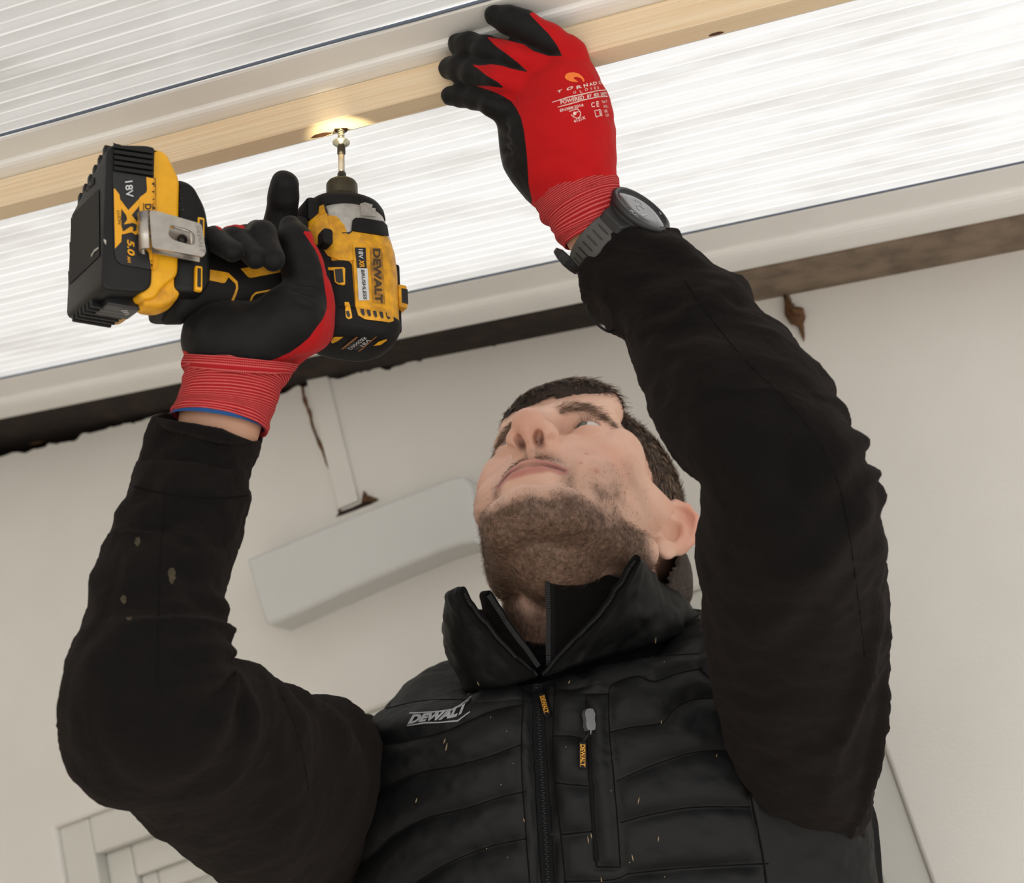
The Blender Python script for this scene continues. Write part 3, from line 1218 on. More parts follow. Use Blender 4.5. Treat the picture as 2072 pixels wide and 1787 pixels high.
# belt clip: folded steel plate with a slot
outer = [dpx(*cA(x, y), 45.0) for x, y in [(815, 742), (870, 742), (1285, 862), (1328, 1120), (1300, 1165), (1245, 1150), (840, 1080)]]
co = rpoly([(p[0], p[2]) for p in outer], 2.2, 4)
hol = rpoly([(p[0], p[2]) for p in [dpx(*cA(x, y), 45.0) for x, y in [(1000, 868), (1170, 915), (1222, 950), (1226, 1050), (1180, 1052), (1020, 1005), (985, 960)]]], 2.5, 5)
bm = bmesh.new()
ov = [bm.verts.new((p[0], 45.0, p[1])) for p in co]
hv = [bm.verts.new((p[0], 45.0, p[1])) for p in hol]
eds = [bm.edges.new((a, b)) for L_ in (ov, hv) for a, b in zip(L_, L_[1:] + L_[:1])]
bmesh.ops.triangle_fill(bm, use_beauty=True, edges=eds)
hp = Matrix.Identity(3)
cxh, czh = np.mean([p[0] for p in hol]), np.mean([p[1] for p in hol])
kill = []
for fc in bm.faces:
    m = fc.calc_center_median()
    if poly_sd(np.array([[m.x, m.z]]), np.array(hol))[0] < -1e-4:
        kill.append(fc)
bmesh.ops.delete(bm, geom=kill, context='FACES')
r = bmesh.ops.extrude_face_region(bm, geom=bm.faces[:])
for g_ in r['geom']:
    if isinstance(g_, bmesh.types.BMVert):
        g_.co.y -= 1.3
bmesh.ops.recalc_face_normals(bm, faces=bm.faces[:])
kv, kf = bm_mesh(bm)
bm.free()
clip = dpart('belt_clip', kv, kf, MAT_STEEL, smooth=False)
clip_bvh = bvh_of(DL(kv), kf)
# rolled fold at the battery end and return leaf
a0, a1 = dpx(*cA(824, 748), 45.0), dpx(*cA(840, 1086), 45.0)
V = []
for i, fz in enumerate((0, 1)):
    c = a0 + (a1 - a0) * fz
    for k in range(11):
        th = math.pi / 2 + math.pi * k / 10
        V.append((c[0] - 1.0 - 5.0 * math.cos(th) * -1 if False else c[0] + 1.5 + 5.2 * -math.cos(th), c[1] - 5.2 + 5.2 * math.sin(th), c[2]))
fo = mk('clip_fold', DL(np.array(V)), grid_faces(2, 11), MAT_STEEL, parent=clip)
sm = fo.modifiers.new('thickness', 'SOLIDIFY')
sm.thickness = 0.0013
v, f = rbox((118, 33.0, min(a0[2], a1[2]) + 3), (154, 34.6, max(a0[2], a1[2]) - 3), 0.3)
mk('clip_leaf', DL(v), f, MAT_STEEL, parent=clip, smooth=False)
tongue = [dpx(*cA(x, y), 43.0) for x, y in [(1030, 890), (1190, 935), (1196, 1050)]]
v, f = tube([DL(p) for p in tongue], 0.0009, 6)
mk('clip_wire', v, f, MAT_STEEL, parent=clip)
v, f = lathe([(0.0, 0), (3.2, 0), (3.4, 1.2), (2.4, 2.2), (0.2, 2.3)], (0, 0, 0), (0, 1, 0), 16)
mk('clip_screw', DL(v + dpx(*cA(1110, 1005), 36.0)), f, MAT_DSTEEL, parent=clip)
lettering('stamped_lettering', [('DEWALT', cA(1236, 880), (9, 232 / 4.469), (44 / 4.469, 12 / 4.469), 0.0, 0.0)], plain('stamped_steel', srgb(150, 143, 134), 0.5, 0.6), 0.0002, clip_bvh, clip)

# handle
hs = []
for (x, zc_, zr, yr) in [(126, 32, 40, 24), (116, 30, 36, 23), (106, 27.5, 27, 20.5), (92, 25.5, 23.5, 18.5), (75, 27, 23, 18), (58, 31, 24, 19), (42, 36, 26, 21), (26, 40, 30, 24), (10, 40, 32, 26)]:
    hs.append((x, -yr, yr, zc_ - zr, zc_ + zr))
hv_, hf_ = sect_loft(hs, 40, 2.3, axis=0)
handle = dpart('handle', hv_, hf_, MAT_RUB)
h_bvh = bvh_of(DL(hv_), hf_)
for p in ([(395, 655), (600, 690), (640, 700), (735, 790), (742, 860), (725, 920), (680, 1030), (655, 1025), (705, 905), (722, 855), (715, 810), (640, 740), (605, 800), (580, 805), (397, 765)],
          [(775, 655), (900, 632), (1200, 585), (1213, 600), (1210, 680), (1190, 692), (880, 750), (850, 738)],
          [(865, 1000), (890, 935), (930, 900), (1150, 860), (1280, 810), (1285, 822), (1150, 880), (935, 918), (908, 942), (880, 1000)]):
    dec('yellow_inlay', p, MAT_YELD, 0.0007, h_bvh, 0.0012, 7, handle, cC)

# motor housing
BY0, BY1 = -29.0, 29.5
bs_ = [(5, -33.0, 24, -25, 26), (8, -34.8, 26, -27.5, 28.0), (14, -36, 27.5, BY0, BY1), (52, -36, 28, BY0, BY1), (66, -35, 30, BY0, 29), (76, -33, 32, -27, 27), (84, -29, 30, -24, 24), (88, -26, 27, -20, 20)]
mv, mf = sect_loft(bs_, 64, 2.9)
housing = dpart('motor_housing', mv, mf, MAT_YELD)
m_bvh = bvh_of(DL(mv), mf)
rs_ = [(-5.5, -23, 16, -16, 17), (-4, -28, 21, -21, 22), (-1, -33, 24.5, -25.5, 26.5), (5, -36, 27.2, -28.2, 29.2), (10, -37.2, 28.4, -30.2, 30.6), (11.5, -37, 28.4, -30.0, 30.5)]
rv2, rf2 = sect_loft(rs_, 64, 2.9)
rear = dpart('rear_cap', rv2, rf2, MAT_RUB)
rear_bvh = bvh_of(DL(rv2), rf2)
mr_bvh = bvh_of(*join((DL(mv), mf), (DL(rv2), rf2)))
# rubber overmould on the side and along the top
dec('overmould', [(440, 880), (500, 895), (690, 885), (740, 895), (765, 925), (770, 1000), (790, 1290), (815, 1370), (870, 1420), (1140, 1450), (1150, 1500), (1000, 1560), (500, 1560), (380, 1300)], MAT_RUB, 0.0012, mr_bvh, 0.003, 10, housing, cB)
for (x0, x1, z0, z1) in ((-38.0, -32, 8, 62),):
    v, f = rbox((x0, -12, z0), (x1, 14, z1), 2.5)
    mk('top_strip', DL(v), f, MAT_RUB, parent=housing, smooth=False)
for (zz, y) in ((34, 14.5),):
    v, f = rbox((-40.0, y - 6, zz - 9), (-33, y + 5, zz + 9), 1.6)
    so = mk('top_vent', DL(v), f, MAT_YELD, parent=housing, smooth=False)
    v, f = rbox((-40.4, y - 4, zz - 6), (-35, y + 5.4, zz + 6), 1.0)
    mk('vent_hollow', DL(v), f, MAT_LABK, parent=so, smooth=False)
# raised name plate, label, vents
plate_poly = [(770, 750), (840, 738), (1085, 760), (1112, 790), (1130, 1380), (1132, 1430), (1095, 1442), (880, 1412), (820, 1380), (796, 1300)]
dec('name_plate', plate_poly, MAT_YELD, 0.0016, mr_bvh, 0.0022, 9, housing, cB)
dec('name_panel', [(920, 772), (1030, 782), (1056, 1290), (945, 1270)], plain('worn_yellow_panel', srgb(196, 138, 30), 0.55, dark=srgb(120, 82, 28), vs=160.0), 0.0019, m_bvh, 0, 9, housing, cB)
lettering('name_lettering', [('DEWALT', cB(945, 785), (22 / 4.468, 490 / 4.468), (66 / 4.468, 3 / 4.468), 0.0, 0.04)], plain('grimy_lettering', srgb(66, 50, 28), 0.6), 0.0022, m_bvh, housing)
dec('label_film', [(786, 775), (882, 778), (892, 962), (806, 960)], MAT_LAB, 0.0020, m_bvh, 0, 9, housing, cB)
dec('label_film', [(806, 960), (900, 965), (916, 1250), (820, 1255)], MAT_LABW, 0.0020, m_bvh, 0, 9, housing, cB)
lettering('label_lettering', [('18V', cB(816, 792), (1, 84 / 4.468), (40 / 4.468, 0.3), 0.0, 0.02)], MAT_LABW, 0.0023, m_bvh, housing)
lettering('label_lettering', [('XR', cB(824, 886), (1, 70 / 4.468), (42 / 4.468, 0.3), 0.15, 0.03)], MAT_LABY, 0.0023, m_bvh, housing)
lettering('label_lettering', [('BRUSHLESS', cB(838, 975), (23 / 4.468, 270 / 4.468), (32 / 4.468, 0.3), 0.1, 0.02)], MAT_LABK, 0.0023, m_bvh, housing)
for k in range(5):
    x = 835 + k * 56
    dec('vent_slot', [(x, 1330 + 8 * k), (x + 30, 1332 + 8 * k), (x + 40, 1375 + 8 * k), (x + 24, 1385 + 8 * k), (x + 8, 1360 + 8 * k)], MAT_LABK, 0.0021, mr_bvh, 0, 12, housing, cB)
# side outlets
for out_, hol_ in (([(505, 955), (690, 955), (702, 965), (706, 1105), (690, 1115), (640, 1105), (618, 1085), (608, 980), (508, 978)], [(618, 975), (680, 970), (690, 1092), (650, 1100), (628, 1082)]),
                   ([(700, 1268), (735, 1270), (748, 1300), (764, 1400), (735, 1412), (712, 1395)], [(712, 1345), (735, 1340), (748, 1385), (732, 1398), (718, 1385)])):
    so = dec('outlet_rim', out_, MAT_YEL, 0.0022, mr_bvh, 0.002, 8, housing, cB)
    dec('outlet_hollow', hol_, MAT_LABK, 0.0026, mr_bvh, 0, 8, housing, cB)
# rear face print
dec('rear_screw_boss', [(580, 1610), (600, 1575), (660, 1545), (708, 1538), (690, 1570), (640, 1605), (590, 1628)], MAT_YELD, 0.0004, rear_bvh, 0, 9, rear, cB)
dec('rear_label', [(670, 1672), (800, 1560), (1000, 1550), (860, 1690)], MAT_DSTEEL, 0.0004, rear_bvh, 0, 9, rear, cB)
for q in ([(668, 1676), (840, 1540), (860, 1538), (690, 1676)], [(820, 1700), (990, 1560), (1004, 1556), (840, 1696)]):
    dec('rear_label_stripe', q, plain('dull_orange_print', srgb(150, 96, 44), 0.5), 0.0006, rear_bvh, 0, 9, rear, cB)
lettering('rear_lettering', [('DANGER', cB(730, 1668), (150 / 4.468, -108 / 4.468), (30 / 4.468, 14 / 4.468), 0.0, 0.0), ('18V', cB(840, 1640), (70 / 4.468, -55 / 4.468), (30 / 4.468, 14 / 4.468), 0, 0)], MAT_LABW, 0.0007, rear_bvh, rear)
dec('rear_screw_boss', [(960, 1650), (1010, 1612), (1080, 1588), (1084, 1600), (1030, 1640)], MAT_YELD, 0.0004, rear_bvh, 0, 9, rear, cB)

# alloy nose and rubber bumper
ns_ = [(62, -35.0, 26, -29, 29.5), (74, -35.0, 25, -29, 29.3), (84, -33.0, 24.5, -27.5, 27.5), (92, -31, 24.0, -26, 26), (99, -29, 23, -24.5, 24.5)]
nv, nf = sect_loft([(h, a0 + 0.5, a1 + 1, b0 + 0.5, b1 + 0.8) for (h, a0, a1, b0, b1) in ns_], 56, 2.15)
nose = dpart('alloy_nose', nv, nf, MAT_ALU)
nose_bvh = bvh_of(DL(nv), nf)
dec('yellow_shoulder', [(345, 415), (400, 380), (505, 368), (530, 390), (545, 450), (555, 560), (590, 625), (640, 648), (740, 640), (790, 615), (1075, 665), (1110, 720), (1120, 800), (700, 900), (440, 800), (330, 640), (380, 560)], MAT_YELD, 0.0010, bvh_of(*join((DL(nv), nf), (DL(mv), mf))), 0.002, 9, housing, cB)
dec('nose_seam', [(520, 380), (532, 378), (552, 440), (562, 560), (598, 625), (640, 640), (745, 632), (770, 612), (768, 628), (745, 648), (640, 655), (588, 636), (550, 566), (540, 450)], MAT_LABK, 0.0014, nose_bvh, 0.001, 9, nose, cB)
dec('nose_pad', [(770, 535), (795, 512), (850, 512), (1030, 540), (1065, 575), (1080, 668), (1040, 665), (780, 625), (764, 605)], MAT_RUB, 0.0022, nose_bvh, 0.003, 9, nose, cB)
dec('nose_boss', [(838, 375), (880, 362), (960, 368), (972, 390), (978, 490), (850, 480)], MAT_ALU, 0.0010, nose_bvh, 0.001, 9, nose, cB)
us_ = [(95, -30.6, 25, -25.8, 26.0), (97, -31.0, 26.2, -26.2, 26.4), (102, -30.2, 27, -25.4, 25.6), (106, -27.8, 25.0, -23.2, 23.6), (107.5, -22, 20, -19, 19)]
uv_, uf_ = sect_loft(us_, 56, 2.15)
dpart('rubber_bumper', uv_, uf_, MAT_RUB)
v, f = rbox((20, -10, 84), (32, 12, 103), 3.5)
dpart('lamp_shroud', v, f, MAT_RUB, smooth=False)
# speed / direction button
v, f = rbox((23.5, 24, 54), (31.0, 36.0, 66), 2.8, 3)
dpart('direction_button', v, f, MAT_RUB, smooth=False)
# trigger
trg = sect_loft([(-8, 34, 52, 52, 76), (-7, 33, 54, 50, 79), (7, 33, 54, 50, 79), (8, 34, 52, 52, 76)], 28, 3.0, axis=1)
dpart('trigger', trg[0], trg[1], MAT_RUB)
v, f = rbox((31, -14, 62), (42, 13, 86), 5.0, 3)
dpart('trigger_guard', v, f, MAT_RUB, smooth=False)

# collet, bit, screw along the driving axis
TIP = (ENTRY - DRO) @ DRW * 1000                   # screw entry in driver millimetres
AX0 = np.array([0, 0, 105.0])
axd = unit(TIP - AX0)
AL = np.linalg.norm(TIP - AX0)


def on_axis(profile, n=28):
    return lathe(profile, AX0, axd, n)


v, f = on_axis([(8.2, 0), (8.2, 8.0), (10.8, 9.0), (11.4, 10.5), (11.4, 20.0), (10.6, 21.6), (8.0, 22.2), (4.5, 22.4)], 40)
dpart('collet', v, f, MAT_BRASSY)
v, f = on_axis([(3.2, 18), (3.2, 30.0), (2.6, 31.5), (1.9, 32.2), (1.9, AL - 20)], 6)
bit = dpart('driver_bit', v, f, MAT_DSTEEL, smooth=False)
v, f = on_axis([(2.25, 31.4), (2.45, 32.0), (2.3, AL - 21.5), (1.9, AL - 21)], 20)
mk('bit_shank', DL(v), f, MAT_STEEL, parent=bit)
v, f = on_axis([(2.6, AL - 21.6), (3.1, AL - 20.8), (3.0, AL - 15.5), (2.1, AL - 13.6), (1.2, AL - 12.5)], 20)
mk('bit_tip', DL(v), f, MAT_DSTEEL, parent=bit)
screw = empty('wood_screw', ENTRY, 'short zinc washer-head screw being driven up into the pine batten', 'screw')
v, f = on_axis([(0.4, AL - 13.4), (2.2, AL - 13.6), (3.0, AL - 13.2), (3.3, AL - 12.6), (6.3, AL - 11.9), (6.5, AL - 11.4), (6.2, AL - 11.0), (2.4, AL - 10.0)], 32)
mk('screw_head', DL(v), f, MAT_ZINC, parent=screw)
v, f = on_axis([(2.1, AL - 11), (2.0, AL + 3)], 14)
mk('screw_shank', DL(v), f, MAT_ZINC, parent=screw)
P = []
e1 = unit(np.cross(axd, [1, 0, 0.1]))
e2 = np.cross(axd, e1)
for k in range(90):
    th = k * 0.42
    P.append(DL(AX0 + axd * (AL - 10.2 + 12.5 * k / 89) + 2.2 * (math.cos(th) * e1 + math.sin(th) * e2)))
mk('screw_thread', *tube(P, 0.00042, 5), MAT_ZINC, parent=screw)
v, f = lathe([(2.1, -0.2), (4.2, -0.5), (5.0, 0.25)], TIP, -axd, 20)
mk('torn_fibres', DL(v), f, MAT_BROWN, parent=batten)

# work light in the nose of the driver
lamp = bpy.data.lights.new('driver_work_light', 'SPOT')
lamp.energy = 0.22
lamp.color = (1.0, 0.88, 0.55)
lamp.spot_size = math.radians(56)
lamp.spot_blend = 1.0
lamp.shadow_soft_size = 0.002
lo = bpy.data.objects.new('driver_work_light', lamp)
COL.objects.link(lo)
_src, _dst = DL((15, 18, 118)), DL(TIP + np.array([-4, -4, 0]))
lo.location = Vector(_src)
lo.rotation_euler = Vector(_dst - _src).to_track_quat('-Z', 'Y').to_euler()
adopt(lo, driver)


# ================================================================== the man
def lofted(stations, n=150, m=72, shape=2.0, ratio=None, dense=False, axis=None):
    """Tube through (Lx, Ly, Rx, Ry, depth, thickness ratio) stations; returns grid, sheet coordinates."""
    S = crom(np.array(stations, float), n)
    Lw = np.array([U(s[0], s[1], s[4]) for s in S])
    Rw_ = np.array([U(s[2], s[3], s[4]) for s in S])
    C = (Lw + Rw_) / 2
    side = (Rw_ - Lw) / 2
    T = np.gradient(C, axis=0)
    T /= np.linalg.norm(T, axis=1)[:, None]
    wv = np.cross(side, T if axis is None else np.broadcast_to(np.asarray(axis, float), (n, 3)))
    wv /= np.linalg.norm(wv, axis=1)[:, None]
    toc = CAM - C
    wv *= np.sign((wv * toc).sum(1))[:, None]
    half = np.linalg.norm(side, axis=1)
    if dense:
        th = np.concatenate([np.linspace(math.pi, 0, int(m * 0.72), endpoint=False), np.linspace(0, -math.pi, m - int(m * 0.72), endpoint=False)])
    else:
        th = np.linspace(math.pi, -math.pi, m, endpoint=False)
    c, s = np.cos(th), np.sin(th)
    c2 = np.sign(c) * np.abs(c)**(2 / shape)
    s2 = np.sign(s) * np.abs(s)**(2 / shape)
    V = C[:, None] + side[:, None] * c2[None, :, None] + wv[:, None] * (half * S[:, 5])[:, None, None] * s2[None, :, None]
    along = np.concatenate([[0], np.cumsum(np.linalg.norm(np.diff(C, axis=0), axis=1))])
    around = (th[None, :] * half[:, None])
    return V, along, th, half, around


def grid_normals(V):
    """Outward normals of a tube grid (rows along, columns around)."""
    du = np.gradient(V, axis=0)
    dv = (np.roll(V, -1, 1) - np.roll(V, 1, 1))
    N = np.cross(du, dv)
    N /= np.linalg.norm(N, axis=2)[..., None] + 1e-12
    out = V - V.mean(1)[:, None]
    if (N * out).sum() < 0:
        N = -N
    return N


def tube_faces(n, m, cap0=False, cap1=False, flip=False):
    Fc = grid_faces(n, m, True, flip)
    if cap0:
        Fc.append(list(range(m)) if not flip else list(range(m))[::-1])
    if cap1:
        Fc.append([(n - 1) * m + k for k in range(m)][::-1] if not flip else [(n - 1) * m + k for k in range(m)])
    return Fc


def outward(V, Fc):
    """True winding check for a closed-ish tube: flip faces if they look inwards."""
    V = np.asarray(V)
    f = Fc[len(Fc) // 2]
    n_ = np.cross(V[f[1]] - V[f[0]], V[f[2]] - V[f[0]])
    return n_


# --- cloth materials
t = NT('black_fleece')
nf_ = t.noise(900.0, 3, 0.7)
t.set(Base_Color=t.mix(t.noise(60.0, 3), srgb(9, 8, 8), srgb(15, 13, 13)), Roughness=0.95)
t.b.inputs['Specular IOR Level'].default_value = 0.15
t.b.inputs['Sheen Weight'].default_value = 0.13
t.b.inputs['Sheen Roughness'].default_value = 0.5
t.b.inputs['Sheen Tint'].default_value = srgb(150, 130, 118)
t.bump(nf_, 0.8, 0.0016)
MAT_FLEECE = t.m
t = NT('black_quilted_nylon')
t.set(Base_Color=t.mix(t.at('panel'), srgb(11, 11, 12), srgb(6, 6, 7)), Roughness=0.58)
t.b.inputs['Specular IOR Level'].default_value = 0.26
nn_ = t.noise(1300.0, 2)
n3_ = t.noise(55.0, 4, 0.6, t.coord((1, 1, 1)))
t.bump(t.math('ADD', t.math('MULTIPLY', nn_, 0.25), n3_), 0.28, 0.0014)
MAT_NYLON = t.m
MAT_TEE = plain('black_jersey', srgb(17, 16, 16), 0.95, spec=0.1)
MAT_ZIP = plain('black_zip_tape', srgb(11, 11, 12), 0.85, spec=0.2)
MAT_ZIPT = plain('dark_zip_teeth', srgb(14, 14, 15), 0.55, 0.0, spec=0.3)
MAT_ZIPM = plain('dark_zip_metal', srgb(120, 120, 122), 0.4, 0.5)
MAT_TROUSER = plain('dark_work_trousers', srgb(40, 40, 42), 0.9, var=0.15, vs=40.0)
MAT_BOOT = plain('tan_work_boots', srgb(110, 78, 48), 0.7, var=0.2, vs=40.0)
t = NT('glove')
rd = t.at('red')
fac = t.math('MULTIPLY', t.math('ADD', rd, 0.6), 0.9, clamp=True)          # 0 = red knit, 1 = black coating
kn = t.noise(1600.0, 2)
redc = t.mix(t.noise(45.0, 3), srgb(170, 10, 16), srgb(196, 18, 22))
t.set(Base_Color=t.mix(fac, redc, srgb(7, 7, 8)))
t.set(Roughness=t.math('ADD', 0.86, t.math('MULTIPLY', fac, -0.30)))
t.b.inputs['Specular IOR Level'].default_value = 0.22
t.b.inputs['Sheen Weight'].default_value = 0.05
t.bump(t.math('ADD', kn, t.math('MULTIPLY', t.noise(420.0, 2), 0.8)), 0.35, 0.0008)
MAT_GLOVE = t.m
t = NT('red_knit_cuff')
st = t.coord((1, 1, 1), 'st')
sep = t.n('ShaderNodeSeparateXYZ')
t.l(st, sep.inputs[0])
rows = t.math('SINE', t.math('MULTIPLY', sep.outputs[0], 2 * math.pi / 0.00150))
cols = t.math('SINE', t.math('ADD', t.math('MULTIPLY', sep.outputs[1], 2 * math.pi / 0.0011), t.math('MULTIPLY', sep.outputs[0], 2094.0)))
stitch = t.math('MULTIPLY', t.math('GREATER_THAN', rows, 0.35), t.math('ADD', 0.55, t.math('MULTIPLY', cols, 0.45)))
t.set(Base_Color=t.mix(stitch, t.mix(t.noise(40.0, 3), srgb(150, 26, 32), srgb(178, 32, 38)), srgb(226, 120, 116)), Roughness=0.9)
t.b.inputs['Specular IOR Level'].default_value = 0.2
t.bump(rows, 0.5, 0.0007)
MAT_CUFF = t.m
MAT_BLUE = plain('blue_cuff_edging', srgb(22, 72, 128), 0.9)
MAT_PRINT = plain('white_glove_print', srgb(232, 205, 196), 0.8)
MAT_PRINTO = plain('orange_glove_print', srgb(240, 122, 50), 0.8)

HEADPOS = U(1175, 1000, 1.31)
FEET = np.array([HEADPOS[0] + 0.01, HEADPOS[1] + 0.06, 0.0])
person = empty('person', FEET, 'man in black quilted gilet, fleece and red gloves looking up at the screw he drives', 'person')


# --- sleeves
def sleeve(name, stations, folds, seed, parent, m=110, n=200):
    V, along, th, half, around = lofted(stations, n, m)
    N = grid_normals(V)
    A = np.repeat(along[:, None], m, 1)
    TH = np.repeat(th[None], n, 0)
    P = np.stack([A * 26, np.cos(TH) * 0.9, np.sin(TH) * 0.9], -1)
    r = 1 - np.abs(fbm(P, seed, 2))
    disp = 0.0045 * (r - 0.75) + 0.0022 * fbm(np.stack([A * 60, np.cos(TH) * 2.2, np.sin(TH) * 2.2], -1), seed + 3, 2)
    uu = np.linspace(0, 1, n)[:, None]
    for (u0, th0, su, sth, amp, slant) in folds:
        d = np.angle(np.exp(1j * (TH - th0)))
        disp += amp * np.exp(-((uu - u0 - slant * d) / su)**2) * np.exp(-(d / sth)**2)
    disp += 0.0006 * vnoise(V.reshape(-1, 3) * 420, seed + 9).reshape(n, m)
    V = V + N * disp[..., None]
    return V, along


fleece = empty('fleece_jacket', HEADPOS - np.array([0, 0, 0.3]), 'black fleece jacket sleeves and collar', parent=person)
LS = [(316, 838, 527, 893, 1.045, 0.95), (309, 850, 526, 902, 1.045, 0.95), (282, 943, 501, 966, 1.04, 0.9), (265, 988, 505, 1005, 1.035, 0.9), (214, 1095, 480, 1118, 1.025, 0.88),
      (188, 1180, 460, 1205, 1.01, 0.86), (155, 1290, 470, 1275, 1.0, 0.84), (128, 1400, 462, 1328, 0.99, 0.82), (121, 1480, 460, 1362, 0.99, 0.8), (150, 1560, 476, 1372, 1.0, 0.8),
      (242, 1627, 520, 1368, 1.03, 0.78), (330, 1700, 565, 1397, 1.07, 0.76), (445, 1787, 640, 1430, 1.14, 0.74), (540, 1850, 700, 1436, 1.235, 0.62), (620, 1900, 752, 1452, 1.315, 0.45), (700, 1940, 840, 1500, 1.36, 0.35)]
lf = [(0.42, 0.35, 0.018, 0.9, 0.006, 0.012), (0.47, 0.3, 0.016, 0.9, 0.007, -0.015), (0.36, 0.2, 0.013, 0.8, 0.005, 0.01), (0.31, 0.2, 0.012, 0.7, 0.004, -0.01), (0.53, 0.5, 0.02, 0.8, 0.010, 0.03),
      (0.60, 0.7, 0.02, 0.7, 0.008, 0.04), (0.70, 0.4, 0.022, 0.9, 0.008, 0.05), (0.78, 0.3, 0.02, 0.9, 0.009, 0.05), (0.84, 0.2, 0.018, 0.8, 0.010, 0.03), (0.74, 1.6, 0.03, 0.9, 0.008, 0.06), (0.88, 1.5, 0.02, 0.9, 0.007, 0.03)]
VL, _ = sleeve('sleeve', LS, lf, 11, fleece)
# turned cuff rim: go back inside
rim = VL[0]
cen = rim.mean(0)
inner = [cen + (rim - cen) * k + (VL[2].mean(0) - VL[0].mean(0)) * q for k, q in ((0.97, -0.15), (0.94, 0.3), (0.93, 3.0), (0.9, 8.0))]
G = np.concatenate([np.array(inner[::-1]), VL], 0)
o = mk('sleeve', G.reshape(-1, 3), tube_faces(len(G), 110), MAT_FLEECE, parent=fleece)
sleeve_l = (G.reshape(-1, 3), tube_faces(len(G), 110))

RS = [(1166, 556, 1384, 486, 1.095, 0.92), (1170, 566, 1392, 497, 1.093, 0.92), (1184, 605, 1442, 540, 1.085, 0.92), (1240, 664, 1524, 628, 1.07, 0.9), (1273, 728, 1588, 704, 1.055, 0.88), (1309, 792, 1668, 796, 1.035, 0.86),
      (1333, 865, 1705, 868, 1.02, 0.85), (1381, 937, 1742, 912, 1.01, 0.84), (1419, 985, 1760, 968, 1.01, 0.84), (1411, 1050, 1784, 1040, 1.02, 0.84), (1411, 1142, 1788, 1142, 1.045, 0.84),
      (1420, 1280, 1791, 1275, 1.085, 0.82), (1440, 1400, 1785, 1395, 1.12, 0.8), (1480, 1530, 1778, 1540, 1.16, 0.75), (1520, 1640, 1760, 1630, 1.20, 0.65), (1560, 1740, 1740, 1720, 1.23, 0.5)]
rf_ = [(0.13, 0.1, 0.014, 0.7, 0.006, 0.0), (0.20, 0.0, 0.013, 0.7, 0.006, 0.0), (0.27, 0.05, 0.012, 0.7, 0.006, 0.0), (0.33, 0.0, 0.012, 0.7, 0.006, 0.0), (0.40, 0.0, 0.010, 0.5, 0.009, 0.0),
       (0.445, -0.05, 0.010, 0.5, 0.011, 0.0), (0.48, 0.0, 0.012, 0.7, 0.006, 0.0), (0.42, 0.9, 0.02, 0.8, 0.006, 0.05), (0.50, 1.2, 0.02, 0.8, 0.007, 0.06), (0.58, 1.8, 0.03, 0.6, 0.006, 0.1), (0.70, 0.9, 0.03, 0.4, 0.007, 0.25), (0.8, 0.6, 0.03, 0.35, 0.008, 0.35), (0.16, 1.2, 0.02, 0.7, 0.005, 0.05)]
VR, _ = sleeve('sleeve', RS, rf_, 23, fleece)
rim = VR[0]
cen = rim.mean(0)
inner = [cen + (rim - cen) * k + (VR[2].mean(0) - VR[0].mean(0)) * q for k, q in ((0.97, -0.15), (0.94, 0.3), (0.93, 3.0), (0.9, 8.0))]
G = np.concatenate([np.array(inner[::-1]), VR], 0)
o = mk('sleeve', G.reshape(-1, 3), tube_faces(len(G), 110), MAT_FLEECE, parent=fleece)
sleeve_bvh_r = bvh_of(VR.reshape(-1, 3), tube_faces(len(VR), 110))
sleeve_bvh_l = bvh_of(VL.reshape(-1, 3), tube_faces(len(VL), 110))
MAT_SEAM = plain('black_seam', srgb(16, 14, 13), 0.95, spec=0.1)


def seam(name, pts, bvh, r, mat, parent, n=60, off=0.0):
    P = []
    for p in crom(np.array(pts, float), n):
        l, nr = castpx(bvh, p[0], p[1])
        if l is not None:
            P.append(l + nr * off)
    if len(P) > 3:
        return mk(name, *tube(P, r, 6), mat, parent=parent)


seam('sleeve_seam', [(1380, 560), (1420, 620), (1500, 720), (1580, 800), (1640, 870), (1690, 960), (1715, 1060), (1735, 1200), (1750, 1330)], sleeve_bvh_r, 0.0004, MAT_SEAM, fleece)
seam('sleeve_seam', [(268, 984), (320, 997), (380, 1005), (440, 1008), (502, 1003)], sleeve_bvh_l, 0.0006, MAT_SEAM, fleece)
seam('sleeve_seam', [(335, 1010), (325, 1120), (320, 1260), (318, 1380)], sleeve_bvh_l, 0.0003, MAT_SEAM, fleece)
seam('sleeve_seam', [(562, 1392), (590, 1450), (610, 1520), (625, 1600)], sleeve_bvh_l, 0.0003, MAT_SEAM, fleece)

# --- gilet
def c4(x, y):
    return (700 + x / 2.409, 1120 + y / 2.409)


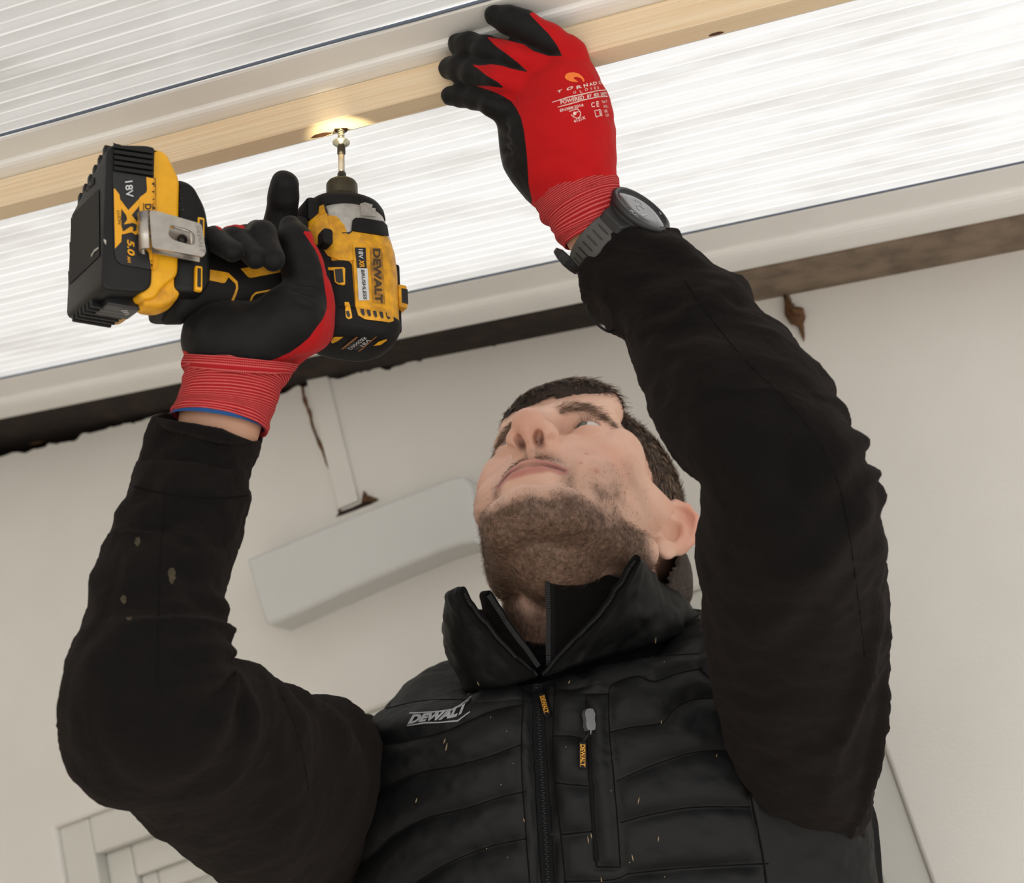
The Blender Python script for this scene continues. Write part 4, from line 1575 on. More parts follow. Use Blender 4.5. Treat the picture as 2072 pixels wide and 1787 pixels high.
GS = [(985, 1384, 1378, 1268, 1.285, 0.85), (915, 1386, 1430, 1258, 1.28, 0.78), (846, 1396, 1478, 1262, 1.275, 0.68), (795, 1428, 1520, 1290, 1.27, 0.64), (762, 1480, 1575, 1360, 1.265, 0.60), (750, 1560, 1640, 1460, 1.26, 0.58),
      (744, 1650, 1712, 1570, 1.255, 0.57), (736, 1740, 1758, 1660, 1.25, 0.56), (731, 1830, 1768, 1760, 1.245, 0.56), (722, 1960, 1772, 1900, 1.235, 0.56), (722, 2150, 1765, 2100, 1.22, 0.55), (735, 2380, 1745, 2340, 1.20, 0.55)]
stitch = [[(195, 757), (350, 722), (480, 713), (610, 716)], [(135, 940), (300, 915), (480, 870), (600, 820), (720, 770), (855, 740)],
          [(120, 1180), (350, 1075), (520, 1040), (700, 990), (860, 930)], [(100, 1500), (165, 1450), (250, 1370), (400, 1290), (600, 1240), (750, 1190), (880, 1160)], [(100, 1760), (350, 1600), (500, 1510), (700, 1430), (880, 1390)],
          [(300, 1900), (600, 1720), (890, 1630)], [(300, 2130), (600, 1960), (890, 1870)],
          [(1030, 665), (1100, 668), (1165, 655)], [(1010, 890), (1100, 892), (1180, 910)], [(1020, 1120), (1180, 1135)], [(1050, 1372), (1205, 1355)], [(1070, 1600), (1300, 1590), (1380, 1560)],
          [(1280, 680), (1300, 640), (1420, 600), (1500, 625), (1610, 588), (1740, 560)], [(1290, 872), (1380, 850), (1540, 825), (1600, 760), (1700, 712), (1850, 705)],
          [(1320, 1110), (1480, 1040), (1700, 970), (1920, 962)], [(1340, 1312), (1500, 1270), (1700, 1238), (1970, 1236)], [(1370, 1562), (1700, 1530), (2060, 1512)], [(1400, 1830), (1700, 1800), (2080, 1780)],
          [(1350, 440), (1430, 470), (1500, 505), (1560, 500), (1720, 488)], [(1160, 600), (1200, 540), (1300, 470), (1400, 440), (1560, 390), (1720, 300)]]
border = [[(868, 610), (856, 1000), (880, 1400), (900, 1700), (910, 2300)], [(1020, 610), (1010, 1000), (1050, 1400), (1075, 1700), (1090, 2300)],
          [(1172, 700), (1185, 1000), (1205, 1300), (1222, 1525)], [(1280, 690), (1285, 880), (1310, 1150), (1338, 1525)], [(1165, 690), (1285, 685)], [(1222, 1528), (1340, 1530)],
          [(1720, 560), (1850, 700), (1930, 960), (1985, 1240), (2035, 1500), (2070, 1800)]]
stitch = [[c4(*p) for p in L_] for L_ in stitch]
border = [[c4(*p) for p in L_] for L_ in border]
n_, m_ = 260, 330
VG, along, th, half, around = lofted(GS, n_, m_, 2.3, dense=True, axis=np.stack([np.zeros(n_), np.interp(np.linspace(0, 1, n_), [0, 0.22, 0.45, 1], [-0.60, -0.4, 0.05, 0.12]), np.ones(n_)], 1))
NG = grid_normals(VG)
flat = VG.reshape(-1, 3)
px = proj(flat)
frontm = (NG.reshape(-1, 3) * (CAM - flat)).sum(1) > 0
d1 = np.min([line_d(px, crom(np.array(L_), 40)) for L_ in stitch], 0)
d2 = np.min([line_d(px, crom(np.array(L_), 40)) for L_ in border], 0)
puff = 0.0055 * (1 - np.exp(-(d1 / 17.0)**1.3)) * (0.35 + 0.65 * (1 - np.exp(-(d2 / 16.0)**1.4)))
puff += 0.0016 * (1 - np.exp(-(d2 / 7.0)**2))
side_poly = [(1412, 1240), (1454, 1339), (1486, 1419), (1502, 1516), (1534, 1677), (1545, 1800), (1560, 2100), (2200, 2100), (2200, 1200)]
sp = poly_sd(px, side_poly)
panel = np.clip(-sp / 3.0, 0, 1)
puff = np.where(sp < 0, 0.003 * np.exp(-(sp / 30)**2), puff)
wr = fbm(flat * np.array([70, 70, 70]), 41, 3) * 0.0010 + fbm(flat * 28, 42, 2) * 0.0014
zipx = crom(np.array([c4(925, 560), c4(945, 900), c4(965, 1250), c4(985, 1607), c4(1000, 2300)]), 60)
dz = line_d(px, zipx)
puff = puff * (1 - np.exp(-(np.maximum(dz - 17, 0) / 9.0)**2)) - 0.003 * np.exp(-(dz / 20.0)**4)
disp = np.where(frontm, puff + wr * (dz > 22), wr * 0.5 + 0.004)
VG = flat + NG.reshape(-1, 3) * disp[:, None]
gf = tube_faces(n_, m_)
gilet = mk('gilet', VG, gf, MAT_NYLON, parent=person, label='black quilted sleeveless gilet with front zip')
attr(gilet, 'panel', panel)
g_bvh = bvh_of(VG, gf)
# stitching sits in the valleys
for L_ in stitch:
    if min(p[1] for p in L_) < 1830:
        seam('stitching', L_, g_bvh, 0.00055, MAT_SEAM, gilet, 50)
for L_ in border[:6]:
    seam('stitching', L_, g_bvh, 0.0006, MAT_SEAM, gilet, 60)
seam('panel_seam', border[6], g_bvh, 0.0008, MAT_SEAM, gilet, 70)
# zip: tape, teeth, slider, pull
zp = [castpx(g_bvh, p[0], p[1])[0] for p in zipx]
zp = np.array([p for p in zp if p is not None])
tz = []
for i, p in enumerate(zipx):
    pass
A, T = lay(*fill_poly([c4(912, 575), c4(955, 575), c4(975, 900), c4(998, 1250), c4(1018, 1607), c4(1030, 2000), c4(960, 2000), c4(950, 1607), c4(930, 1250), c4(908, 900)], 14), g_bvh, 0.0012, 0.0015)
zipo = mk('zip_tape', A, T, MAT_ZIP, parent=gilet, smooth=False)
dense_zip = crom(zp, 170)
VV, FF = [], []
for i in range(len(dense_zip) - 1):
    tdir = unit(dense_zip[i + 1] - dense_zip[i])
    nrm = unit(CAM - dense_zip[i])
    sd = unit(np.cross(tdir, nrm))
    c = dense_zip[i] + nrm * 0.0016 + sd * (0.0004 if i % 2 else -0.0004)
    k = len(VV)
    for a in (-1, 1):
        for b in (-1, 1):
            for e_ in (-1, 1):
                VV.append(c + sd * a * 0.0010 + tdir * b * 0.00045 + nrm * e_ * 0.0005)
    FF += [[k, k + 1, k + 3, k + 2], [k + 4, k + 6, k + 7, k + 5], [k, k + 4, k + 5, k + 1], [k + 2, k + 3, k + 7, k + 6], [k, k + 2, k + 6, k + 4], [k + 1, k + 5, k + 7, k + 3]]
set_props(mk('zip_teeth', VV, FF, MAT_ZIPT, parent=zipo, smooth=False), kind='stuff')


def zip_pull(name, slider_px, tab_quad, bvh, parent, lift, word):
    """Slider with a printed rubber tab hanging from it; tab corners in photograph pixels: start-left, start-right, end-right, end-left."""
    l, nr = castpx(bvh, *slider_px)
    root = empty(name, l, parent=parent)
    up = unit(ROT.T @ np.array([0.05, -1, 0]))
    sd = unit(np.cross(up, nr))
    up = np.cross(nr, sd)
    V = []
    prof = [(0.0, 7.5), (2.4, 7.0), (3.6, 4.0), (3.0, 0.0), (3.4, -3.5), (2.6, -6.5), (0.0, -7.0)]
    out2 = prof + [(-a, b) for a, b in prof[-2:0:-1]]
    for h in (-0.002, 0.0046):
        for (a, b) in out2:
            V.append(l + sd * a / 900 + up * b / 900 + nr * (h + 0.004))
    k = len(out2)
    Fz = [list(range(k))[::-1], list(range(k, 2 * k))] + [[i, (i + 1) % k, (i + 1) % k + k, i + k] for i in range(k)]
    mk('slider', V, Fz, MAT_ZIPM, parent=root, smooth=False)
    ring = [l + nr * (0.0048 + 0.0030 * math.sin(q)) - up * (0.001 + 0.0045 * (1 - math.cos(q)) / 2 * 2) for q in np.linspace(0, math.pi, 12)]
    mk('ring', *tube(ring, 0.0008, 6), MAT_ZIPM, parent=root)
    P = []
    dl = []
    for p in tab_quad:
        h_, _n = castpx(bvh, *p)
        dl.append(((h_ if h_ is not None else l) - CAM) @ ROT[2] - lift)
    dl = np.array(dl)
    dtop, dbot = min(dl[0], dl[1]), min(dl[2], dl[3])
    tq_ = np.array(tab_quad, float)
    cen0, cen1 = (tq_[0] + tq_[1]) / 2, (tq_[2] + tq_[3]) / 2

    def dep(p):
        f_ = np.clip((np.array(p) - cen0) @ (cen1 - cen0) / ((cen1 - cen0) @ (cen1 - cen0)), -0.2, 1.2)
        return dtop + (dbot - dtop) * f_
    Q = np.array([U(p[0], p[1], dep(p)) for p in tab_quad])
    nn = unit(np.cross(Q[1] - Q[0], Q[3] - Q[0]))
    nn = nn * np.sign(nn @ (CAM - Q[0]))
    q2 = rpoly(tab_quad, 4, 4)
    fr = [U(p[0], p[1], dep(p)) for p in q2]
    V = fr + [p - nn * 0.0028 for p in fr]
    k = len(fr)
    Fz = [list(range(k)), list(range(k, 2 * k))[::-1]] + [[i, i + k, (i + 1) % k + k, (i + 1) % k] for i in range(k)]
    mk('tab', V, Fz, MAT_RUB, parent=root, smooth=False)
    tb = bvh_of(V, Fz)
    c0 = np.array(tab_quad, float)
    run, upv = c0[3] - c0[0], c0[1] - c0[0]
    a = txt(word, c0[0] + run * 0.10 + upv * 0.20, run * 0.8, upv * 0.6, tb, 0.0003, 0, 0.02)
    parts = [a]
    for s_ in (0.12, 0.84):
        q3 = [c0[0] + run * 0.07 + upv * s_, c0[0] + run * 0.93 + upv * s_, c0[0] + run * 0.93 + upv * (s_ + 0.05), c0[0] + run * 0.07 + upv * (s_ + 0.05)]
        parts.append(lay(*fill_poly(q3, 20), tb, 0.0003))
    mk('tab_lettering', *join(*[p for p in parts if len(p[1])]), plain('amber_lettering', srgb(222, 158, 48), 0.5), parent=root, smooth=False)
    mk('cord', *tube([l + nr * 0.006 - up * 0.008, (l + nr * 0.006 - up * 0.008) * 0.4 + (Q[0] + Q[1]) / 2 * 0.6, (Q[0] + Q[1]) / 2 - nn * 0.0012], 0.0014, 8), MAT_RUB, parent=root)
    return root


# pocket zip line
seam('pocket_zip', [c4(1176, 720), c4(1188, 1000), c4(1207, 1300), c4(1222, 1500)], g_bvh, 0.0016, MAT_ZIP, gilet, 60, 0.0006)
# chest logo: a slanted block word, its tail rising to the right
V2, F2 = text2d('DEWALT', 0.28, 0.06)
lg = []
for v in V2:
    u, w = v
    yb_ = np.interp(u, [0, 0.3, 0.6, 0.8, 1], [834, 820, 811, 798, 766])
    yt_ = np.interp(u, [0, 0.4, 0.6, 0.8, 1], [790, 781, 769, 746, 708])
    lg.append(c4(304 + 292 * u + 12 * w, yb_ * (1 - w) + yt_ * w))
mk('logo_lettering', *lay(lg, F2, g_bvh, 0.0012), plain('grey_reflective_print', srgb(150, 152, 155), 0.5), parent=gilet, smooth=False)
for q in ([(301, 843), (303, 838), (392, 824), (480, 819), (546, 812), (606, 770), (606, 776), (548, 819), (480, 825), (392, 831)],
          [(312, 786), (313, 780), (430, 774), (512, 764), (560, 742), (616, 698), (615, 705), (562, 749), (512, 771), (430, 780)]):
    A, T = lay(*fill_poly([c4(*p) for p in q], 6), g_bvh, 0.0012)
    mk('logo_bar', A, T, bpy.data.materials['grey_reflective_print'], parent=gilet, smooth=False)


# --- collars: bands of (bottom px, depth, top px, depth) columns
def band(cols, nu=120, nv=16, bulge=0.0, thick=0.004, seed=0, wr=0.001):
    C = np.array([(a[0], a[1], da * 1000, b[0], b[1], db * 1000) for (a, da, b, db) in cols], float)
    S = crom(C[:, [0, 1, 2, 3, 4, 5]], nu)
    B = np.array([U(s[0], s[1], s[2] / 1000) for s in S])
    T = np.array([U(s[3], s[4], s[5] / 1000) for s in S])
    v = np.linspace(0, 1, nv)[None, :, None]
    G = B[:, None] * (1 - v) + T[:, None] * v
    du, dv = np.gradient(G, axis=0), np.gradient(G, axis=1)
    N = np.cross(du, dv)
    N /= np.linalg.norm(N, axis=2)[..., None] + 1e-9
    cen = G.mean((0, 1))
    if (N * (G - cen)).sum() < 0:
        N = -N
    G = G + N * (bulge * np.sin(math.pi * v) + wr * fbm(G * 60, seed, 3)[..., None])
    O, I = G + N * thick / 2, G - N * thick / 2
    # rounded top edge: closed profile outer -> top bead -> inner
    tv = unit_rows(G[:, -1] - G[:, -2])
    nt = N[:, -1]
    bead = [G[:, -1] + nt * (thick / 2 * math.cos(q)) + tv * (thick / 2 * math.sin(q)) for q in np.linspace(0, math.pi, 7)[1:-1]]
    ring = np.concatenate([O, np.stack(bead, 1), I[:, ::-1]], 1)
    k = ring.shape[1]
    V = ring.reshape(-1, 3)
    Fc = grid_faces(nu, k, True)
    Fc += [list(range(k)), [(nu - 1) * k + i for i in range(k)][::-1]]
    return V, Fc, G


def unit_rows(a):
    return a / (np.linalg.norm(a, axis=1)[:, None] + 1e-12)


gc = [((1086, 1366), 1.190, (938, 1199), 1.165), ((1020, 1388), 1.195, (915, 1203), 1.175), ((958, 1396), 1.215, (905, 1215), 1.195), ((948, 1392), 1.26, (925, 1235), 1.24), ((1000, 1388), 1.335, (980, 1240), 1.31),
      ((1120, 1370), 1.38, (1110, 1240), 1.37), ((1260, 1330), 1.385, (1270, 1235), 1.38), ((1370, 1285), 1.345, (1372, 1216), 1.345), ((1394, 1266), 1.29, (1352, 1196), 1.295), ((1360, 1290), 1.245, (1326, 1176), 1.25),
      ((1281, 1312), 1.21, (1306, 1152), 1.215), ((1190, 1338), 1.195, (1296, 1140), 1.192), ((1098, 1364), 1.188, (1286, 1132), 1.180)]
v, f, Gc = band(gc, 150, 22, 0.006, 0.0075, 5, 0.0028)
col_v, col_f = v, f
kk = len(v) // 150
mi = [1 if (min(q) // kk < 5 or max(q) // kk > 144) else 0 for q in f]
col_o = mk('gilet_collar', v, f, None, parent=gilet, mats=[MAT_NYLON, MAT_ZIP], midx=mi)
attr(col_o, 'panel', np.full(len(v), 0.55))
for e_, dr in ((0, 1), (-1, -1)):
    edge = Gc[e_]
    P = crom(edge, 70)
    VV, FF = [], []
    for i in range(len(P) - 1):
        td_ = unit(P[i + 1] - P[i])
        nrm = unit(CAM - P[i])
        sd = unit(np.cross(td_, nrm))
        k = len(VV)
        c = P[i] + nrm * 0.0034
        for a in (-1, 1):
            for b in (-1, 1):
                for q in (-1, 1):
                    VV.append(c + sd * a * 0.0009 + td_ * b * 0.0005 + nrm * q * 0.0006)
        FF += [[k, k + 1, k + 3, k + 2], [k + 4, k + 6, k + 7, k + 5], [k, k + 4, k + 5, k + 1], [k + 2, k + 3, k + 7, k + 6], [k, k + 2, k + 6, k + 4], [k + 1, k + 5, k + 7, k + 3]]
    set_props(mk('collar_zip_teeth', VV, FF, MAT_ZIPT, parent=gilet, smooth=False), kind='stuff')
fc_ = [((1092, 1345), 1.200, (990, 1201), 1.205), ((1040, 1350), 1.21, (976, 1205), 1.218), ((1005, 1345), 1.25, (985, 1225), 1.245), ((1030, 1340), 1.32, (1020, 1235), 1.30), ((1150, 1330), 1.362, (1150, 1230), 1.355), ((1270, 1300), 1.36, (1280, 1225), 1.355),
       ((1350, 1270), 1.31, (1345, 1210), 1.31), ((1330, 1270), 1.25, (1300, 1195), 1.262), ((1250, 1300), 1.212, (1238, 1172), 1.222), ((1180, 1325), 1.202, (1170, 1155), 1.208), ((1106, 1345), 1.198, (1104, 1153), 1.200)]
v, f, Gf = band(fc_, 130, 18, 0.002, 0.005, 9, 0.001)
kk = len(v) // 130
mk('fleece_collar', v, f, None, parent=fleece, mats=[MAT_FLEECE, MAT_ZIP], midx=[1 if (min(q) // kk < 3 or max(q) // kk > 126) else 0 for q in f])
for e_ in (0, -1):
    P = crom(Gf[e_], 46)
    VV, FF = [], []
    for i in range(len(P) - 1):
        td_ = unit(P[i + 1] - P[i])
        nrm = unit(CAM - P[i])
        sd = unit(np.cross(td_, nrm))
        k = len(VV)
        c = P[i] + nrm * 0.0016 + sd * (0.0012 if e_ else -0.0012)
        for a in (-1, 1):
            for b in (-1, 1):
                for q in (-1, 1):
                    VV.append(c + sd * a * 0.0018 + td_ * b * 0.0007 + nrm * q * 0.0010)
        FF += [[k, k + 1, k + 3, k + 2], [k + 4, k + 6, k + 7, k + 5], [k, k + 4, k + 5, k + 1], [k + 2, k + 3, k + 7, k + 6], [k, k + 2, k + 6, k + 4], [k + 1, k + 5, k + 7, k + 3]]
    set_props(mk('fleece_zip_teeth', VV, FF, MAT_ZIPT, parent=fleece, smooth=False), kind='stuff')
front_bvh = bvh_of(*join((VG, gf), (col_v, col_f)))
zip_pull('zip_pull', c4(946, 618), [c4(940, 690), c4(968, 682), c4(998, 775), c4(966, 792)], front_bvh, gilet, 0.006, 'DEWALT')
zip_pull('pocket_pull', c4(1172, 820), [c4(1138, 918), c4(1170, 920), c4(1172, 1048), c4(1138, 1050)], g_bvh, gilet, 0.006, 'DEWALT')
# fleece chest filling the open neck
TS = [(1040, 1262, 1300, 1205, 1.285, 0.95), (1010, 1290, 1330, 1225, 1.285, 0.92), (990, 1340, 1360, 1262, 1.285, 0.9), (960, 1420, 1420, 1330, 1.285, 0.8)]
V, al, th, hf, ar = lofted(TS, 40, 64, axis=(0, -0.62, 1.0))
mk('undershirt', V.reshape(-1, 3), tube_faces(40, 64), MAT_TEE, parent=person)

# --- trousers and boots below the frame, down to the floor
wl = VG.reshape(n_, m_, 3)[-1].mean(0)
hipc = np.array([wl[0], wl[1], wl[2]])
rows_ = []
xr = unit(VG.reshape(n_, m_, 3)[-1][0] - VG.reshape(n_, m_, 3)[-1][int(m_ * 0.72)])
xr = np.array([1.0, 0.0, 0.0])
yb = np.array([0, 1.0, 0])


def ell_loft(secs, m=36):
    V = [np.array(c) + a * math.cos(q) * xr + b * math.sin(q) * yb for (c, a, b) in secs for q in np.linspace(0, 2 * math.pi, m, endpoint=False)]
    return np.array(V), tube_faces(len(secs), m, True, True)


zt = hipc[2] + 0.05
trou = [ell_loft([((hipc[0], hipc[1], zt), 0.165, 0.115), ((hipc[0], hipc[1] + 0.005, zt - 0.12), 0.178, 0.125), ((hipc[0], hipc[1] + 0.005, zt - 0.22), 0.17, 0.12)])]
for s_ in (-1, 1):
    fx, fy = FEET[0] + s_ * 0.14, FEET[1] + (0.02 if s_ > 0 else -0.02)
    hx = hipc[0] + s_ * 0.088
    trou.append(ell_loft([((hx, hipc[1], zt - 0.14), 0.092, 0.105), ((hx + s_ * 0.01, hipc[1], zt - 0.34), 0.085, 0.092), (((hx + fx) / 2, (hipc[1] + fy) / 2 - 0.02, (zt + 0.0) * 0.46), 0.068, 0.074),
                          ((fx, fy, 0.28), 0.062, 0.068), ((fx, fy, 0.07), 0.062, 0.07)]))
    bt = []
    for (yy, zz, a, h) in [(0.10, 0.035, 0.030, 0.035), (0.085, 0.06, 0.042, 0.06), (0.03, 0.062, 0.046, 0.062), (-0.06, 0.045, 0.048, 0.045), (-0.13, 0.034, 0.046, 0.034), (-0.165, 0.026, 0.030, 0.026)]:
        bt += [np.array([fx + a * math.cos(q), fy + yy, zz + h * math.sin(q)]) for q in np.linspace(0, 2 * math.pi, 20, endpoint=False)]
    mk('boot', np.array(bt), tube_faces(6, 20, True, True), MAT_BOOT, parent=person)
mk('trousers', *join(*trou), MAT_TROUSER, parent=person)


# ================================================================== gloves
def cD(x, y):
    return (860 + x / 3.1907, y / 3.1911)


def knit_cuff(name, stations, parent, seed, ring=0.0012):
    n, m = 90, 90
    V, along, th, half, around = lofted(stations, n, m)
    N = grid_normals(V)
    A = np.repeat(along[:, None], m, 1)
    TH = np.repeat(th[None], n, 0)
    P = np.stack([A * 75, np.cos(TH) * 1.1, np.sin(TH) * 1.1], -1)
    disp = 0.0017 * (0.6 - np.abs(fbm(P, seed, 2))) + 0.0008 * fbm(P * 2.2, seed + 4, 2)
    disp *= np.clip(np.linspace(0, 1, n) * 8, 0.15, 1)[:, None]
    V = V + N * disp[..., None]
    rim = V[-1]
    cen = rim.mean(0)
    ax_ = V[-1].mean(0) - V[-3].mean(0)
    inner = np.array([cen + (rim - cen) * k + ax_ * q for k, q in ((0.985, 0.35), (0.95, 0.2), (0.93, -2.0), (0.92, -8.0))])
    G = np.concatenate([V, inner], 0)
    al2 = np.concatenate([along, along[-1] + np.array([0.001, 0.003, 0.006, 0.02])])
    o = mk(name, G.reshape(-1, 3), tube_faces(len(G), m), MAT_CUFF, parent=parent)
    st_ = np.stack([np.repeat(al2[:, None], m, 1), np.repeat((th * np.mean(half))[None], len(G), 0)], -1).reshape(-1, 2)
    uvset(o, st_)
    return V


# ---- glove on the hand that holds the driver
glove_a = empty('glove', U(470, 700, 1.06), 'red knit work glove with black coated palm, gripping the driver', parent=person)
lo_, hi_ = [], []
pts = [U(x, y, d) for x, y, d in ((330, 340, 1.0), (700, 340, 1.0), (330, 780, 1.0), (700, 780, 1.0), (330, 340, 1.16), (700, 340, 1.16), (330, 780, 1.16), (700, 780, 1.16))]
K = Clay(np.min(pts, 0), np.max(pts, 0), 0.0014)
u = U
K.chain([u(430, 680, 1.050), u(515, 686, 1.046), u(590, 650, 1.052)], [0.0205, 0.0195, 0.0235], 0.0, inner=0.010)
K.chain([u(596, 640, 1.052), u(624, 600, 1.060), u(612, 540, 1.066), u(597, 486, 1.072), u(588, 458, 1.076)], [0.0205, 0.0155, 0.0135, 0.0108, 0.0076], 0.010, inner=0.006)
K.ell(u(625, 640, 1.075), (0.016, 0.02, 0.024), 0.014)
K.chain([u(482, 750, 1.057), u(478, 705, 1.057)], [0.0300, 0.0295], 0.012)
K.chain([u(475, 690, 1.075), u(480, 600, 1.105), u(500, 515, 1.118)], [0.028, 0.026, 0.021], 0.012, inner=0.01)
K.chain([u(560, 680, 1.08), u(590, 600, 1.11), u(560, 520, 1.12)], [0.025, 0.022, 0.018], 0.012, inner=0.01)
fing = [([(440, 510, 1.10), (424, 484, 1.072), (432, 482, 1.046), (470, 510, 1.030)], [0.0080, 0.0076, 0.0078, 0.0070]),
        ([(490, 508, 1.105), (468, 482, 1.078), (478, 482, 1.050), (516, 522, 1.034)], [0.0085, 0.0080, 0.0082, 0.0074]),
        ([(540, 505, 1.11), (522, 473, 1.085), (531, 474, 1.055), (553, 525, 1.040)], [0.0092, 0.0088, 0.0090, 0.0080])]
for P, r_ in fing:
    L_ = K.blank()
    L_.chain([u(*p) for p in P], r_, 0.0, inner=0.004)
    K.merge(L_, 0.0006)
L_ = K.blank()
L_.chain([u(560, 490, 1.118), u(570, 440, 1.118), u(574, 400, 1.112), u(575, 374, 1.108)], [0.0125, 0.0112, 0.0106, 0.0100], 0.0, inner=0.004)
K.merge(L_, 0.004)
# creases at the root of the thumb
for a, b, r_ in (((596, 586, 1.036), (628, 604, 1.040), 0.0016), ((600, 606, 1.030), (622, 622, 1.034), 0.0013), ((604, 574, 1.042), (634, 580, 1.046), 0.0013)):
    K.cap(u(*a), u(*b), r_, r_ * 0.6, 0.004, True)
Va, Qa = K.mesh(1)
Na = vnormals(Va, Qa)
Va = Va + Na * (0.0006 * fbm(Va * 90, 3, 2))[:, None]
pa = proj(Va)
red1 = [cC(*p) for p in [(1430, 250), (1560, 440), (1600, 520), (1640, 660), (1665, 830), (1690, 1000), (1688, 1080), (1650, 1180), (1500, 1385), (1400, 1470), (1300, 1540), (1150, 1610), (960, 1660), (650, 1652), (400, 1640), (280, 1600), (190, 1530), (0, 1480), (0, 2000), (2000, 2000), (2000, 300)]]
red2 = [cC(p[0], p[1] + 26) for p in [(480, 150), (560, 218), (600, 188), (700, 168), (790, 198), (828, 188), (780, 146), (850, 102), (960, 82), (1015, 90), (1000, 40), (600, 60)]]
sa = np.minimum(poly_sd(pa, red1), poly_sd(pa, red2))
facing = (Na * unit_rows(CAM - Va)).sum(1)
sa = np.where(facing < -0.25, np.minimum(sa, -3), sa)
ga = mk('glove_hand', Va, Qa, MAT_GLOVE, parent=glove_a)
attr(ga, 'red', sa)
CA_ = [(374, 718, 604, 738, 1.055, 0.93), (372, 734, 594, 750, 1.055, 0.93), (372, 750, 586, 760, 1.055, 0.92), (373, 765, 573, 775, 1.053, 0.92), (367, 795, 561, 803, 1.05, 0.92), (358, 818, 551, 838, 1.048, 0.92), (347, 833, 547, 860, 1.046, 0.92), (350, 840, 542, 872, 1.045, 0.92)]
knit_cuff('glove_cuff', CA_, glove_a, 5)
BA = [(350, 826, 540, 856, 1.046, 0.93), (347, 842, 534, 868, 1.045, 0.93)]
V, al, th, hf, ar = lofted(BA, 6, 60)
mk('cuff_edging', V.reshape(-1, 3), tube_faces(6, 60), MAT_BLUE, parent=glove_a)

# ---- glove on the hand that steadies the batten
glove_b = empty('glove', U(1140, 260, 1.1), 'red knit work glove with black fingers, pressed on the batten', parent=person)
pts = [U(x, y, d) for x in (850, 1300) for y in (-30, 430) for d in (1.02, 1.18)]
K = Clay(np.min(pts, 0), np.max(pts, 0), 0.0014)
# back of the hand
K.chain([u(1172, 360, 1.092), u(1156, 300, 1.088), u(1147, 240, 1.084)], [0.0235, 0.0265, 0.0275], 0.0, inner=0.012)
K.chain([u(1147, 240, 1.084), u(1140, 172, 1.082)], [0.0275, 0.0225], 0.014)
K.chain([u(1120, 372, 1.10), u(1078, 310, 1.096), u(1058, 255, 1.092)], [0.019, 0.0185, 0.017], 0.016, inner=0.012)
K.chain([u(1112, 330, 1.09), u(1112, 250, 1.084), u(1100, 190, 1.084)], [0.022, 0.023, 0.019], 0.018, inner=0.014)
K.chain([u(1180, 215, 1.088), u(1186, 300, 1.092), u(1192, 365, 1.095)], [0.0145, 0.014, 0.014], 0.012, inner=0.012)
fb = [([(1165, 160, 1.086), (1150, 112, 1.078), (1112, 80, 1.068), (1062, 53, 1.066), (1030, 40, 1.069), (1001, 31, 1.0725)], [0.0150, 0.0118, 0.0098, 0.0098, 0.0088, 0.0070]),
      ([(1130, 170, 1.084), (1085, 128, 1.076), (1036, 112, 1.070), (985, 100, 1.082), (950, 91, 1.097), (928, 89, 1.106)], [0.0150, 0.0110, 0.0092, 0.0086, 0.0084, 0.0076]),
      ([(1095, 195, 1.086), (1052, 165, 1.078), (1007, 157, 1.073), (962, 147, 1.087), (932, 140, 1.101), (911, 138, 1.110)], [0.0150, 0.0108, 0.0090, 0.0088, 0.0088, 0.0078]),
      ([(1062, 245, 1.090), (1030, 222, 1.084), (996, 209, 1.083), (962, 199, 1.093), (934, 194, 1.102), (913, 194, 1.107)], [0.0150, 0.0110, 0.0082, 0.0074, 0.0074, 0.0068])]
for P, r_ in fb:
    L_ = K.blank()
    L_.chain([u(*p) for p in P], r_, 0.0, inner=0.004)
    K.merge(L_, 0.0035)
# thumb tucked behind, under the batten
K.chain([u(1170, 300, 1.115), u(1120, 240, 1.135), u(1085, 200, 1.140)], [0.016, 0.0125, 0.0095], 0.010, inner=0.004)
# wrinkles of the coating below the little finger
for a, b in (((985, 232, 1.077), (1020, 240, 1.074)), ((993, 251, 1.080), (1028, 262, 1.075)), ((1000, 281, 1.082), (1034, 285, 1.076)), ((1008, 304, 1.084), (1040, 306, 1.078))):
    K.cap(u(*a), u(*b), 0.0026, 0.001, 0.004, True)
Vb, Qb = K.mesh(2)
Nb = vnormals(Vb, Qb)
Vb = Vb + Nb * (0.0006 * fbm(Vb * 90, 13, 2) + 0.0004 * (1 - np.abs(fbm(Vb * np.array([30, 30, 90]), 19, 2))))[:, None]
pb = proj(Vb)
red3 = [cD(*p) for p in [(670, 86), (740, 70), (950, 100), (1100, 300), (1400, 500), (1400, 1500), (680, 1500), (690, 1290), (670, 1200), (658, 1000), (640, 850), (620, 760), (590, 700), (558, 655), (500, 618), (420, 585), (325, 553), (420, 556), (515, 571), (470, 530), (400, 490), (345, 445), (292, 412), (350, 424), (430, 414), (500, 426), (560, 444), (668, 468), (600, 405), (530, 350), (460, 300), (398, 238), (520, 256), (640, 288), (700, 330), (800, 362), (887, 362), (850, 290), (800, 220), (740, 160)]]
sb = poly_sd(pb, red3)
facing = (Nb * unit_rows(CAM - Vb)).sum(1)
sb = np.where(facing < -0.12, np.maximum(sb, 3), sb)
gb_ = mk('glove_hand', Vb, Qb, MAT_GLOVE, parent=glove_b)
attr(gb_, 'red', sb)
gb_bvh = bvh_of(Vb, Qb)
CB_ = [(1072, 388, 1238, 292, 1.095, 0.9), (1076, 401, 1239, 307, 1.095, 0.9), (1086, 426, 1244, 345, 1.094, 0.9), (1097, 446, 1252, 372, 1.093, 0.9), (1111, 454, 1258, 386, 1.092, 0.9), (1120, 470, 1264, 404, 1.091, 0.9), (1125, 487, 1270, 428, 1.091, 0.9), (1140, 500, 1276, 448, 1.09, 0.9)]
